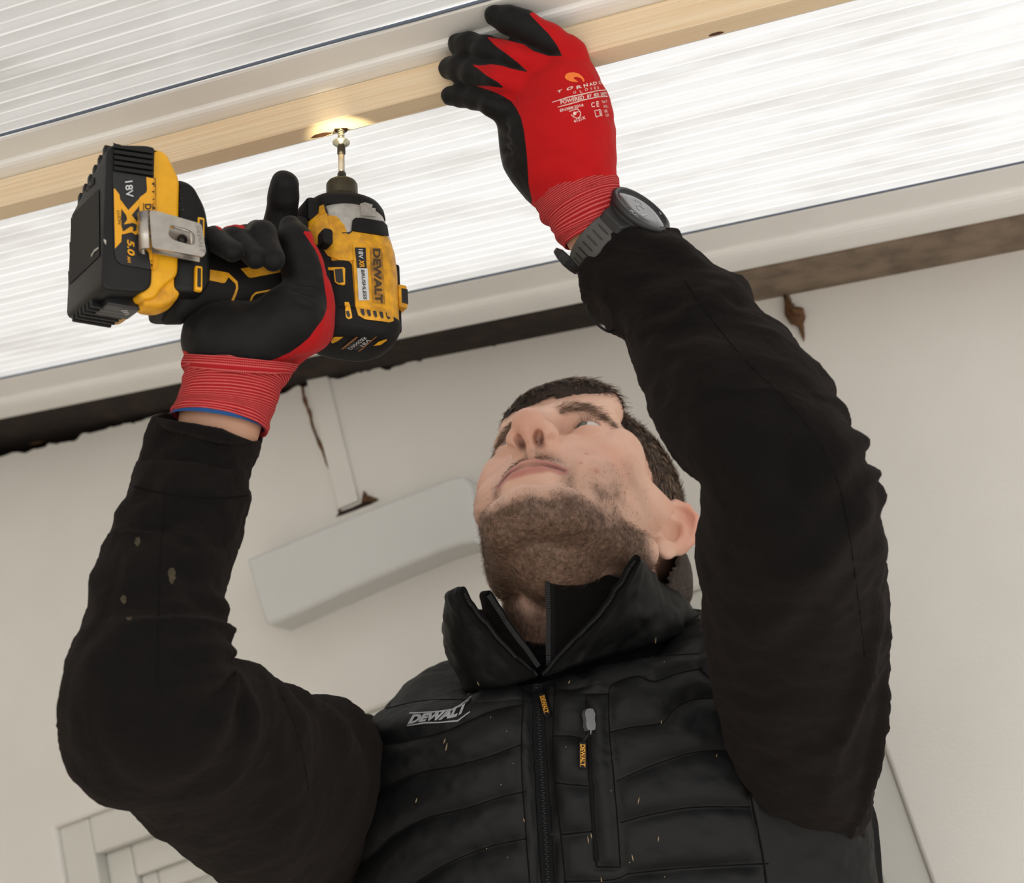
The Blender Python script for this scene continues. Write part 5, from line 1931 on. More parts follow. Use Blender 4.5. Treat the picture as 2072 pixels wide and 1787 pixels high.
knit_cuff('glove_cuff', CB_, glove_b, 25)

# print on the back of that glove
def cE(x, y):
    return (1100 + x / 11.9125, 120 + y / 11.913)


def gl_text(items, mat=None):
    parts = []
    for (s, x, y, rx, ry, ux, uy, bo) in items:
        o_ = cE(x, y)
        parts.append(txt(s, o_, (rx / 11.91, ry / 11.91), (ux / 11.91, uy / 11.91), gb_bvh, 0.0003, 0.0, bo))
    parts = [p for p in parts if len(p[1])]
    return join(*parts)


def gl_poly(poly, step=3):
    return lay(*fill_poly([cE(*p) for p in poly], step), gb_bvh, 0.0003)


arc = [(505, 430), (540, 360), (610, 325), (720, 318), (840, 350), (930, 420), (978, 500), (975, 545), (950, 550), (930, 500), (880, 455), (800, 428), (740, 435), (715, 460), (750, 490), (830, 545), (800, 555), (690, 545), (600, 520), (535, 480)]
mk('glove_emblem', *gl_poly(arc), MAT_PRINTO, parent=glove_b, smooth=False)
word = [('T', 320, 828, 120, -46, 10, -62, 0.03), ('O', 548, 770, 155, -52, 12, -78, 0.03), ('R', 800, 730, 120, -42, -18, -76, 0.03), ('N', 975, 690, 95, -40, -25, -74, 0.03), ('A', 1105, 655, 75, -25, -20, -76, 0.03), ('D', 1200, 632, 85, -26, -22, -72, 0.03), ('O', 1322, 612, 75, -12, -10, -82, 0.03),
        ('G', 710, 838, 66, -14, 6, -62, 0.0), ('L', 880, 812, 50, -14, -18, -62, 0.0), ('O', 992, 775, 66, -18, -4, -66, 0.0), ('V', 1130, 752, 46, -12, -22, -66, 0.0), ('E', 1222, 732, 42, -10, -16, -62, 0.0), ('S', 1290, 720, 40, -8, -14, -60, 0.0)]
words2 = [('POWERED', 415, 1090, 560, -128, -14, -92, 0.02), ('BY', 1050, 945, 110, -24, -10, -84, 0.02), ('MDR', 1215, 912, 120, -18, -14, -86, 0.02), ('SAFETY', 1375, 892, 150, -6, -10, -92, 0.02),
          ('EN388:2016', 400, 1275, 560, -142, -10, -68, 0.015), ('4121X', 735, 1535, 275, -100, -22, -72, 0.02), ('C', 1150, 1165, 80, -10, -14, -120, 0.02), ('E', 1275, 1150, 58, -5, -12, -130, 0.02),
          ('Size 9', 1405, 1060, 120, -10, -18, -70, 0.0), ('UK', 1460, 1290, 80, -10, -10, -70, 0.01), ('CA', 1490, 1385, 80, -10, -10, -70, 0.01), ('XL', 1435, 1170, 120, -12, -14, -60, 0.0)]
mk('glove_lettering', *gl_text(word), MAT_PRINT, parent=glove_b, smooth=False)
mk('glove_lettering', *gl_text(words2), MAT_PRINT, parent=glove_b, smooth=False)
bars = [[(205, 1035), (205, 1050), (600, 930), (1050, 830), (1300, 770), (1490, 752), (1490, 735), (1300, 750), (1050, 805), (600, 905)],
        [(335, 1150), (335, 1165), (650, 1085), (1000, 985), (1300, 925), (1540, 905), (1535, 888), (1300, 905), (1000, 965), (650, 1062)]]
shield = [[(600, 1255), (815, 1185), (890, 1270), (900, 1345), (865, 1405), (800, 1430), (720, 1400), (650, 1340), (665, 1330), (730, 1385), (800, 1412), (850, 1392), (882, 1340), (872, 1275), (808, 1205), (618, 1265)],
          [(715, 1345), (705, 1290), (740, 1262), (770, 1270), (830, 1255), (845, 1270), (780, 1290), (790, 1325), (720, 1360)]]
book = [[(1215, 1240), (1260, 1218), (1290, 1230), (1330, 1205), (1375, 1220), (1410, 1370), (1370, 1368), (1320, 1375), (1265, 1402), (1255, 1390), (1318, 1358), (1365, 1352), (1392, 1356), (1365, 1236), (1332, 1222), (1294, 1248), (1262, 1236), (1230, 1250), (1268, 1385), (1250, 1392)],
        [(1330, 1240), (1350, 1240), (1375, 1340), (1350, 1345)]]
mk('glove_print', *join(*[gl_poly(p) for p in bars + shield + book]), MAT_PRINT, parent=glove_b, smooth=False)

# ================================================================== wrist watch
wn = unit(ROT.T @ np.array([0.526, -0.70, -0.48]))
wa = ROT.T @ np.array([0.60, 0.72, -0.35])
wa = unit(wa - wn * (wa @ wn))
wb = np.cross(wn, wa)
WC = U(1298, 424, 1.078)
MAT_WCASE = plain('matt_black_watch_case', srgb(34, 35, 36), 0.45, var=0.1, vs=200.0)
MAT_STRAP = plain('grey_silicone_strap', srgb(70, 70, 68), 0.6, bump=0.2, bs=1600.0)
t = NT('watch_glass')
t.set(Base_Color=srgb(58, 60, 66), Roughness=0.12)
t.b.inputs['Coat Weight'].default_value = 0.6
t.b.inputs['Specular IOR Level'].default_value = 0.8
MAT_WGLASS = t.m
watch = empty('wristwatch', WC - wn * 0.03, 'round black smartwatch with grey strap on the wrist beside the raised red cuff', 'watch')


def wpt(a, b, h):
    return WC + wa * a + wb * b + wn * h


def wlathe(prof, n=48):
    V = [WC + r * (math.cos(q) * wa + math.sin(q) * wb) + wn * h for (r, h) in prof for q in np.linspace(0, 2 * math.pi, n, endpoint=False)]
    return np.array(V), tube_faces(len(prof), n, True, True)


def wlathe2(prof, n=48):
    return wlathe([(r * 1.10, h * 1.1) for r, h in prof], n)


mk('watch_case', *wlathe2([(0.0150, -0.0135), (0.0185, -0.0125), (0.0200, -0.0095), (0.0205, -0.004), (0.0205, -0.001)]), MAT_WCASE, parent=watch)
mk('bezel', *wlathe2([(0.0200, -0.0035), (0.0213, -0.0028), (0.0215, -0.0004), (0.0206, 0.0010), (0.0186, 0.0012), (0.0182, 0.0006), (0.0181, -0.001)]), MAT_WCASE, parent=watch)
scr = mk('screen', *wlathe2([(0.0001, 0.0007), (0.0100, 0.0007), (0.0183, 0.0007), (0.0183, -0.002)]), MAT_WGLASS, parent=watch)
sv, sf = wlathe2([(0.0001, 0.0007), (0.0100, 0.0007), (0.0183, 0.0007), (0.0183, -0.002)])
s_bvh = bvh_of(sv, sf)


def c6(x, y):
    return (1100 + x / 7.4, 360 + y / 7.4)


MAT_DIGIT = plain('pale_screen_digits', srgb(150, 153, 160), 0.3)
parts = [txt('09', c6(1420, 590), (-80 / 7.4, -110 / 7.4), (-60 / 7.4, 10 / 7.4), s_bvh, 0.0002), txt('12', c6(1560, 560), (-110 / 7.4, -200 / 7.4), (-90 / 7.4, 20 / 7.4), s_bvh, 0.0002), txt('26', c6(1440, 380), (-80 / 7.4, -40 / 7.4), (-20 / 7.4, -40 / 7.4), s_bvh, 0.0002)]
parts.append(lay(*fill_poly([c6(1700, 465), c6(1718, 465), c6(1765, 545), c6(1748, 550)], 6), s_bvh, 0.0002))
mk('screen_digits', *join(*[p for p in parts if len(p[1])]), MAT_DIGIT, parent=scr, smooth=False)
for q, h in ((2.6, 0), (3.67, 0), (0.5, 0)):
    v, f = lathe([(0.0012, 0.0), (0.0016, 0.0004), (0.0016, 0.0022), (0.001, 0.0027)], WC + 0.0205 * (math.cos(q) * wa + math.sin(q) * wb) - wn * 0.005, math.cos(q) * wa + math.sin(q) * wb, 14)
    mk('button', v, f, MAT_WCASE, parent=watch)
# strap: a ring around the wrist below the case
rn_, rb_ = 0.0300, 0.0330
cenr = WC - wn * 0.0335
NS = 110


def strap_pt(q, a, off):
    return cenr + wn * (rn_ + off) * math.cos(q) + wb * (rb_ + off) * math.sin(q) + wa * a


hw = lambda q: 0.0100 if abs(math.sin(q)) > 0.5 else 0.0108
V = []
for k in range(NS):
    q = math.radians(28) + math.radians(304) * k / (NS - 1)
    w_ = hw(q)
    for (a, off) in ((-w_, 0.0), (-w_ * 0.9, 0.0011), (w_ * 0.9, 0.0011), (w_, 0.0), (w_ * 0.9, -0.0009), (-w_ * 0.9, -0.0009)):
        V.append(strap_pt(q, a, off))
strap = mk('strap', np.array(V), tube_faces(NS, 6, True, True), MAT_STRAP, parent=watch, smooth=False)
for k in range(8):
    q = math.radians(-60 - 9.5 * k) 
    V = []
    for off in (0.0005, 0.00135):
        for (da, dq) in [(x_ * 0.0045, y_ * 0.021) for x_, y_ in ((-1, -1), (-1.25, 0), (-1, 1), (1, 1), (1.25, 0), (1, -1))]:
            V.append(strap_pt(q + dq, da, off))
    mk('strap_slot', np.array(V), [list(range(6))[::-1], list(range(6, 12))] + [[i, (i + 1) % 6, (i + 1) % 6 + 6, i + 6] for i in range(6)], MAT_LABK, parent=strap, smooth=False)
for sgn in (1, -1):
    v, f = prism(rpoly([(-0.011, 0.0), (0.011, 0.0), (0.0095, 0.010), (-0.0095, 0.010)], 0.002, 3), -0.0045, 0.0045, (0, 1, 2), 0.001)
    P = np.array([wpt(p[0], sgn * (0.0175 + p[1]), -0.0085 + p[2] - 0.45 * p[1]) for p in v])
    mk('lug', P, f, MAT_WCASE, parent=watch, smooth=False)
# free end of the strap standing off the wrist
tail = [(1168, 548, 1.075), (1158, 540, 1.068), (1146, 528, 1.063), (1133, 514, 1.060), (1123, 506, 1.058)]
V = []
tp = [U(*p) for p in tail]
for k, p in enumerate(tp):
    w_ = (0.006, 0.0068, 0.0072, 0.0062, 0.003)[k]
    tt = unit(tp[min(k + 1, 4)] - tp[max(k - 1, 0)])
    sd = unit(np.cross(tt, unit(p - CAM)) * 0.8 + 0.4 * unit(p - CAM))
    nn_ = np.cross(tt, sd)
    for (a, h) in ((-w_, -0.001), (-w_, 0.001), (w_, 0.001), (w_, -0.001)):
        V.append(p + sd * a * 0.55 + nn_ * h)
mk('strap_tail', np.array(V), tube_faces(5, 4, True, True), MAT_WCASE, parent=watch, smooth=False)
# elastic cord end hanging at the cuff
cd = [U(*p) for p in [(1188, 618, 1.07), (1192, 634, 1.066), (1203, 650, 1.064), (1218, 664, 1.064), (1234, 672, 1.066), (1242, 668, 1.07)]]
mk('cuff_cord', *tube(crom(np.array(cd), 24), 0.0009, 6), MAT_RUB, parent=fleece)


# ================================================================== head
_Rh = np.array([[0.925, 0.3378, 0.1741], [-0.2196, 0.849, -0.4805], [-0.3101, 0.4062, 0.8595]])
_u, _s, _v = np.linalg.svd(_Rh)
_Rh = _u @ _v
_th = np.array([0.05713892, 0.0632598, 1.30996038])
HR = ROT.T @ _Rh                                   # head axes: x to his left, y back, z up
HO = CAM + ROT.T @ _th


def HL(p):
    return np.asarray(p, float) / 1000.0 @ HR.T + HO


def toH(P):
    return (np.asarray(P, float) - HO) @ HR * 1000.0


K = Clay((-98, -132, -215), (102, 190, 128), 1.55)
K.ell((0, 13, 27), (75, 93, 80))                                   # skull
K.ell((0, -28, -46), (50, 58, 70), 14)                             # face block
K.ell((0, -2, -28), (60, 56, 56), 12)
K.ell((0, -73, -105), (18, 16, 14), 12)                            # chin
for s in (-1, 1):
    K.cap((s * 53, 6, -64), (s * 22, -66, -106), 10, 12, 15)       # jaw line
    K.ell((s * 40, -52, -26), (15, 14, 10), 20)
    K.cap((s * 46, -46, -22), (s * 66, 0, -18), 8, 7, 16)                    # cheek bone
    K.ell((s * 34, -56, -60), (17, 19, 24), 16)
    K.ell((s * 46, -48, -4), (15, 17, 18), 16)                    # cheek
    K.cap((s * 12, -84, 17), (s * 42, -71, 18), 9.5, 7, 11)        # brow ridge
K.ell((0, -70, 40), (46, 16, 32), 14)                              # forehead
K.cap((0, -86, 12), (0, -90, 2), 9, 8.5, 10)
for s in (-1, 1):
    K.ell((s * 32, -94, -5), (19, 15, 12.5), 9, True)              # eye sockets
    K.ell((s * 32, -72.5, -3.2), (14.6, 14.2, 13.8), 3.0)            # lids
    K.cap((s * 18, -77, 6), (s * 45, -72, 5.4), 4.6, 4.0, 5)         # fold above the eye
    K.cap((s * 20, -79, -14), (s * 42, -70, -13), 3.2, 3.0, 6)     # lower lid swell
    o_ = np.array([s * 32, -88, -1.0])
    K.ell(o_, (14.6, 14.5, 5.6), 1.2, True)                        # opening of the lids
    K.ell(o_ + (s * -2, 0, -0.2), (15.5, 13.5, 2.6), 1.0, True)
K.chain([(0, -88, 2), (0, -98, -16), (0, -108, -31)], [7.0, 7.6, 9.0], 8, inner=6)     # nose
K.ell((0, -112, -37), (11.5, 10.5, 10), 6)
for s in (-1, 1):
    K.ell((s * 12.5, -100, -42), (7.6, 10.5, 8.0), 5)
K.cap((0, -112, -45), (0, -96, -53), 4.8, 4.6, 4)
for s in (-1, 1):
    K.ell((s * 7.6, -104.0, -51.0), (3.9, 6.4, 8.5), 2.0, True, np.array([[0.93, s * 0.36, 0], [-s * 0.36, 0.93, 0], [0, 0, 1.0]]))
K.ell((0, -71, -75), (28, 21, 20), 10)                             # mouth mound
up_ = [(-25.5, -84, -77.0), (-13, -91.0, -73.8), (-4, -94.4, -72.2), (0, -94.2, -72.8), (4, -94.4, -72.2), (13, -91.0, -73.8), (25.5, -84, -77.0)]
lw_ = [(-23, -84.5, -79.2), (-11, -91.0, -80.8), (0, -93.0, -81.2), (11, -91.0, -80.8), (23, -84.5, -79.2)]
K.chain(up_, [1.6, 3.3, 3.7, 3.5, 3.7, 3.3, 1.6], 2.6, inner=1.6)
K.chain(lw_, [1.5, 3.3, 3.9, 3.3, 1.5], 2.4, inner=1.6)
ml_ = [(-27, -86, -77.8), (-13, -95.2, -77.6), (0, -98.6, -77.6), (13, -95.2, -77.6), (27, -86, -77.8)]
K.chain(ml_, [1.0, 1.7, 1.8, 1.7, 1.0], 1.2, True)
K.cap((-12, -97, -93), (12, -97, -93), 3.5, 3.5, 8, True)          # hollow below the lip
K.cap((0, -103, -57), (0, -104, -66), 1.6, 2.0, 4, True)           # philtrum
for s in (-1, 1):
    K.cap((s * 17, -99, -48), (s * 31, -91, -72), 1.2, 1.6, 7, True)   # fold beside the nose
# ears
for s in (-1, 1):
    ec = np.array([s * 73.0, 18.0, -19.0])
    eu = unit(np.array([s * 0.66, 0.75, 0.0]))
    ev = unit(np.array([s * 0.26, 0.14, 0.95]))
    ev = unit(ev - eu * (ev @ eu) * 0.9)
    ew = np.cross(eu, ev) * 1.0
    ew = unit(ew if ew[0] * s > 0 else -ew)
    E_ = lambda a, b, c=0.0: ec + eu * a + ev * b + ew * c
    Mx = np.array([eu, ev, ew])
    K.cap(E_(-9, -8, -12), E_(-8, 12, -12), 10, 10, 6)
    K.ell(E_(4, 3, -1), (17, 28, 4.2), 4, False, Mx)
    K.chain([E_(-6, 0, 2), E_(-11, 8, 3), E_(-10, 20, 4), E_(-3, 29, 4.5), E_(7, 32, 4.5), E_(16, 26, 4), E_(20.5, 14, 3.5), E_(20, 0, 2.5), E_(15, -12, 2), E_(8, -21, 1)], [2.6, 3.4, 3.8, 4.0, 4.1, 4.1, 4.0, 3.6, 3.4, 3.2], 2.0, inner=1.5)
    K.ell(E_(0, -26, 0), (8.5, 9, 3.8), 4, False, Mx)
    K.ell(E_(1, -3, 7), (10.5, 13.5, 11.5), 1.6, True, Mx)
    K.ell(E_(8, 20, 5.5), (8, 8, 4), 2.0, True, Mx)
    K.chain([E_(9, -14, 2), E_(12, -2, 3), E_(9, 9, 3.2), E_(3, 18, 2.6)], [3.0, 3.2, 3.0, 2.0], 2.2, inner=1.2)
    K.ell(E_(-9.5, -6, 4), (4.0, 5.5, 4.0), 2.5, False, Mx)
# neck
nb0 = toH(U(1172, 1140, 1.31))
nb1 = toH(U(1178, 1235, 1.295))
nb2 = toH(U(1190, 1330, 1.29))
K.chain([nb0, nb1, nb2], [54, 56, 62], 16, inner=12)
Vh, Qh = K.mesh(2)
Nh = vnormals(Vh, Qh)

# skin colouring
H = Vh
front = H[:, 1] < 30
ax = np.abs(H[:, 0])
beard_line = np.interp(ax, [0, 12, 22, 30, 40, 52, 64, 75], [-104, -103, -97, -93, -88, -72, -46, -24])     # top of the beard
nz_ = fbm(H / 9.0, 3, 3)
below = beard_line - H[:, 2] + 4 * nz_ + 40 * np.clip(-Nh[:, 2] - 0.45, 0, 0.55)
neck_fade = np.clip((H[:, 2] + 190) / 30, 0, 1)
beard = np.clip(below / 24.0, 0, 1)**1.3 * np.clip((np.where(ax < 50, 128, 62) - H[:, 1]) / 30, 0, 1) * neck_fade * np.clip((71 - ax) / 6, 0, 1)
mous = np.exp(-((H[:, 2] + 63 + 0.010 * H[:, 0]**2) / 8.5)**2) * np.exp(-(ax / 27)**4) * (H[:, 1] < -70) * np.clip((ax - 1) / 4, 0.3, 1)
mous2 = np.exp(-((ax - 30) / 6)**2) * np.exp(-((H[:, 2] + 82) / 14)**2) * (H[:, 1] < -60)
light = np.clip((below + 20) / 16.0, 0, 1) * 0.22 * np.clip((40 - H[:, 1]) / 20, 0, 1) * np.clip((ax - 26) / 10, 0, 1) * np.clip((71 - ax) / 6, 0, 1)
beard = np.maximum(beard, light * neck_fade)
bm_ = np.clip(np.maximum(beard, np.maximum(0.85 * mous, 0.6 * mous2)), 0, 1)
lip_up = line_d(H, np.zeros((0, 3))) if False else None


def seg_d(P, pts):
    d = np.full(len(P), 1e9)
    for a, b in zip(np.array(pts[:-1], float), np.array(pts[1:], float)):
        e_ = b - a
        tq = np.clip(((P - a) @ e_) / (e_ @ e_), 0, 1)
        d = np.minimum(d, np.linalg.norm(P - a - tq[:, None] * e_, axis=1))
    return d


lips = np.clip(1.22 - np.minimum(seg_d(H, up_) / 4.2, seg_d(H, lw_) / 4.6), 0, 1) * 3.0
lips = np.clip(lips, 0, 1)
skin = np.array(srgb(230, 190, 168)[:3])[None].repeat(len(H), 0)
skin2 = np.array(srgb(222, 174, 152)[:3])
pink = np.array(srgb(212, 136, 116)[:3])
blot = np.clip(0.5 + 0.6 * fbm(H / 22.0, 8, 3), 0, 1)[:, None]
skin = skin * (1 - 0.5 * blot) + skin2 * 0.5 * blot
nose_r = np.exp(-(np.linalg.norm(H - np.array([0, -110, -40]), axis=1) / 16)**2)[:, None] * 0.6
ear_r = np.clip((ax - 76) / 8, 0, 1)[:, None] * 0.45
cheek_r = np.exp(-(np.linalg.norm(np.stack([ax - 44, H[:, 1] + 62, H[:, 2] + 38], 1), axis=1) / 24)**2)[:, None] * 0.45
red_ = np.clip(nose_r + ear_r + cheek_r, 0, 0.9)
skin = skin * (1 - red_) + pink * red_
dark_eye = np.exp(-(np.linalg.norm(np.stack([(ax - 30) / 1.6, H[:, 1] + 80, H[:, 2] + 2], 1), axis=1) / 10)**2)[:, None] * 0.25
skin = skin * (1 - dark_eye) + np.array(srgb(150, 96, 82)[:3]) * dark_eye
stub = np.array(srgb(74, 53, 40)[:3])
bmask = (bm_ * (0.80 + 0.16 * fbm(H / 2.0, 5, 2)))[:, None]
skin = skin * (1 - bmask) + stub * bmask
lipc = np.array(srgb(186, 120, 112)[:3])
skin = skin * (1 - 0.85 * lips[:, None]) + lipc * 0.85 * lips[:, None]
mline = np.clip(1.5 - seg_d(H, ml_) / 2.0, 0, 1)[:, None] * 0.7
skin = skin * (1 - mline) + np.array(srgb(84, 44, 40)[:3]) * mline
nostril = np.clip(1.35 - np.minimum(np.linalg.norm((H - np.array([7.6, -101, -48])) / np.array([3.9, 6, 6]), axis=1), np.linalg.norm((H - np.array([-7.6, -101, -48])) / np.array([3.9, 6, 6]), axis=1)), 0, 1)[:, None]
skin = skin * (1 - 0.85 * nostril) + np.array(srgb(58, 24, 18)[:3]) * 0.85 * nostril
brow_c = [(10, -94, 11), (22, -92, 15), (35, -86, 15.5), (50, -71, 5.5)]
dbrow = np.minimum(seg_d(H, brow_c), seg_d(H * np.array([-1, 1, 1]), brow_c))
bw = np.clip(1.3 - dbrow / 5.5, 0, 1)[:, None] * 0.6
skin = skin * (1 - bw) + np.array(srgb(96, 68, 50)[:3]) * bw

_hb = bvh_of(HL(Vh), Qh)
for (x_, y_, r0_) in ((1187, 918, 2.2), (1207, 953, 2.4), (1175, 937, 1.6)):
    l_, _n = castpx(_hb, x_, y_)
    if l_ is not None:
        w_ = np.exp(-(np.linalg.norm(H - toH(l_), axis=1) / r0_)**2)[:, None] * 0.6
        skin = skin * (1 - w_) + np.array(srgb(186, 98, 84)[:3]) * w_
t = NT('skin')
colr = t.at('skin_colour', 'Color')
fine = t.noise(420.0, 3)
t.set(Base_Color=t.mix(t.math('MULTIPLY', fine, 0.25), colr, t.mix(1.0, colr, (0.75, 0.66, 0.62, 1), 'MULTIPLY')), Roughness=0.48)
t.b.inputs['Subsurface Weight'].default_value = 0.12
t.b.inputs['Subsurface Radius'].default_value = (0.006, 0.0025, 0.0012)
t.b.inputs['Subsurface Scale'].default_value = 1.0
t.b.inputs['Specular IOR Level'].default_value = 0.35
t.bump(t.noise(900.0, 2), 0.25, 0.0005)
MAT_SKIN = t.m
# wrist skin joins the same body mesh
WR = [(366, 800, 538, 820, 1.052, 0.85), (362, 845, 526, 872, 1.047, 0.85), (360, 890, 510, 915, 1.043, 0.8), (352, 930, 486, 950, 1.04, 0.75)]
Vw, al, th, hf, ar = lofted(WR, 20, 40)
W2 = [(1120, 440, 1262, 390, 1.092, 0.85), (1150, 500, 1290, 445, 1.09, 0.85), (1185, 550, 1325, 500, 1.088, 0.8), (1220, 600, 1360, 555, 1.084, 0.75)]
Vw2, al, th, hf, ar = lofted(W2, 20, 40)
body = mk('body', HL(Vh), Qh, MAT_SKIN, parent=person, label='face and neck')
attr(body, 'skin_colour', skin, 'FLOAT_COLOR')
wristc = np.array(srgb(196, 150, 124)[:3])
for G in (Vw, Vw2):
    o = mk('wrist', G.reshape(-1, 3), tube_faces(20, 40), MAT_SKIN, parent=person)
    attr(o, 'skin_colour', np.tile(wristc, (800, 1)), 'FLOAT_COLOR')

# eyes
def eyeball(s):
    c = np.array([s * 32, -72.6, -3.0])
    gaze = unit(toH(ENTRY) - c)                               # turned up towards the screw
    V, Fc = [], []
    n1_, n2_ = 40, 48
    a = unit(np.cross(gaze, [0, 0, 1]))
    b = np.cross(gaze, a)
    col = []
    for i in range(n1_):
        ph = math.pi * i / (n1_ - 1)
        rr = 12.6 + (0.9 * max(0, math.cos(ph) - 0.88) / 0.12 if ph < 0.5 else 0)
        for j in range(n2_):
            q = 2 * math.pi * j / n2_
            V.append(c + rr * (math.cos(ph) * gaze + math.sin(ph) * (math.cos(q) * a + math.sin(q) * b)))
            if ph < 0.18:
                col.append(srgb(12, 10, 10)[:3])
            elif ph < 0.47:
                k = 0.75 + 0.25 * math.sin(17 * q)
                col.append(tuple(x * k for x in srgb(84, 82, 74)[:3]))
            elif ph < 0.52:
                col.append(srgb(40, 44, 46)[:3])
            else:
                col.append(srgb(206, 196, 190)[:3])
    o = mk('eye', HL(np.array(V)), grid_faces(n1_, n2_, True), MAT_EYE, parent=person)
    attr(o, 'skin_colour', np.array(col), 'FLOAT_COLOR')


t = NT('eye_surface')
t.set(Base_Color=t.at('skin_colour', 'Color'), Roughness=0.08)
MAT_EYE = t.m
for s in (-1, 1):
    eyeball(s)

# ------------------------------------------------------------------ hair
t = NT('brown_hair')
hn = t.n('ShaderNodeAttribute', attribute_name='tone')
t.set(Base_Color=t.ramp(hn.outputs['Fac'], [(0.0, srgb(62, 48, 38)), (0.5, srgb(112, 90, 72)), (1.0, srgb(170, 140, 114))]), Roughness=0.42)
t.b.inputs['Specular IOR Level'].default_value = 0.4
MAT_HAIR = t.m
MAT_HAIRB = plain('hair_mass', srgb(54, 41, 33), 0.7, var=0.5, vs=260.0, bump=0.8, bs=700.0)


def hair_edge(P):
    """Positive inside the hair: behind the hairline, above nape and around the ears."""
    x, y, z = P[:, 0], P[:, 1], P[:, 2]
    a = np.abs(x)
    # hairline height on the forehead / temple as function of y
    line = np.interp(y, [-110, -80, -66, -52, -40, -22, -8, 4, 10, 20, 34, 44, 60, 110], [44, 44, 41, 35, 25, 8, -18, -28, -16, 12, 4, -40, -66, -72])
    line = line + 3.0 * fbm(P / 7.0, 21, 2) + np.clip(10 - a, 0, 10) * 0.0
    return z - line


C = Clay((-96, -112, -95), (96, 128, 132), 1.7)
C.ell((0, 13, 28), (77.5, 96, 83.5))
C.ell((0, -70, 49), (46, 26, 20), 12)
C.ell((0, 60, -20), (62, 46, 52), 26)
Vc, Qc = C.mesh(1)
edge = hair_edge(Vc)
Vc2 = Vc.copy()
# sink the cap below the skin outside the hair line, with a soft ramp inside it
skull_c = np.array([0, 13, 22.0])
dirc = unit_rows(Vc - skull_c)
sinkv = np.clip(-edge, 0, 6) * 1.2 + np.clip(6 - edge, 0, 6) * 0.35 * (edge >= 0)
side_thin = np.clip((34 - Vc[:, 2]) / 30, 0, 1) * 1.2
Vc2 = Vc - dirc * (sinkv + side_thin)[:, None]
Nc = vnormals(Vc2, Qc)
keep = (edge[Qc] > -5).all(1)
Qk = Qc[keep]
Vc2 = Vc2 + Nc * (1.2 * fbm(Vc2 / np.array([5.0, 16.0, 16.0]), 31, 3))[:, None]
used = np.unique(Qk)
remap = -np.ones(len(Vc2), int)
remap[used] = np.arange(len(used))
hair_root = empty('hair', HL((0, 10, 60)), 'short dark brown hair', parent=person)
mk('hair_cap', HL(Vc2[used]), remap[Qk], MAT_HAIRB, parent=hair_root)


def strands(name, roots, dirs, length, width, curl, tone, parent, nseg=4, droop=None, kind='stuff'):
    """Thin tapering strands as one mesh, in head millimetres."""
    V, Fc, tn = [], [], []
    m = len(roots)
    rnd = RNG.normal(size=(m, 3))
    sides = np.cross(dirs, rnd)
    sides = unit_rows(sides)
    base = 0
    L_ = np.asarray(length)
    Vall = np.zeros((m, nseg + 1, 2, 3))
    bend = unit_rows(RNG.normal(size=(m, 3))) * curl
    for k in range(nseg + 1):
        f = k / nseg
        c = roots + dirs * (L_ * f)[:, None] + bend * (L_ * f * f)[:, None]
        if droop is not None:
            c = c + droop * (L_ * f * f)[:, None]
        w_ = width * (1 - 0.75 * f)
        Vall[:, k, 0] = c - sides * w_
        Vall[:, k, 1] = c + sides * w_
    V = Vall.reshape(-1, 3)
    per = (nseg + 1) * 2
    idx = np.arange(m)[:, None] * per
    faces = []
    for k in range(nseg):
        faces.append(np.stack([idx[:, 0] + 2 * k, idx[:, 0] + 2 * k + 1, idx[:, 0] + 2 * k + 3, idx[:, 0] + 2 * k + 2], 1))
    Fq = np.vstack(faces)
    o = mk(name, HL(V), Fq, MAT_HAIR, parent=parent, smooth=True)
    attr(o, 'tone', np.repeat(tone, per))
    if kind:
        o['kind'] = kind
    return o


def scatter(V, Q, w, n):
    """Random points on quads with weights per vertex."""
    Q = np.asarray(Q)
    a = np.linalg.norm(np.cross(V[Q[:, 2]] - V[Q[:, 0]], V[Q[:, 3]] - V[Q[:, 1]]), axis=1) * w[Q].mean(1)
    c = np.cumsum(a)
    k = np.searchsorted(c, RNG.random(n) * c[-1])
    u_, v_ = RNG.random(n)[:, None], RNG.random(n)[:, None]
    q = Q[k]
    return (V[q[:, 0]] * (1 - u_) + V[q[:, 1]] * u_) * (1 - v_) + (V[q[:, 3]] * (1 - u_) + V[q[:, 2]] * u_) * v_, k


ec_ = hair_edge(Vc2)
R_, k_ = scatter(Vc2, Qk, np.clip((ec_ + 2) / 4, 0, 1), 20000)
Nr = unit_rows(R_ - skull_c)
top = np.clip((R_[:, 2] - 38) / 30, 0, 1)[:, None]
comb_top = np.array([0.55, -0.75, 0.05])
comb_side = np.array([0.0, 0.35, -0.9])
dr = comb_top * top + comb_side * (1 - top) + 0.12 * RNG.normal(size=R_.shape)
dr = dr - Nr * (dr * Nr).sum(1)[:, None]
dr = unit_rows(unit_rows(dr) + Nr * (0.05 + 0.07 * RNG.random(len(R_)))[:, None])
ln = (6 + 11 * top[:, 0]) * (0.7 + 0.6 * RNG.random(len(R_)))
clump = np.clip(0.5 + 0.5 * fbm(R_ / np.array([6, 14, 14.0]), 61, 2), 0, 1)
strands('hair_strands', R_, dr, ln, 0.38, 0.06, np.clip(0.25 + 0.6 * clump * RNG.random(len(R_)) + 0.15 * RNG.random(len(R_)), 0, 1), hair_root)

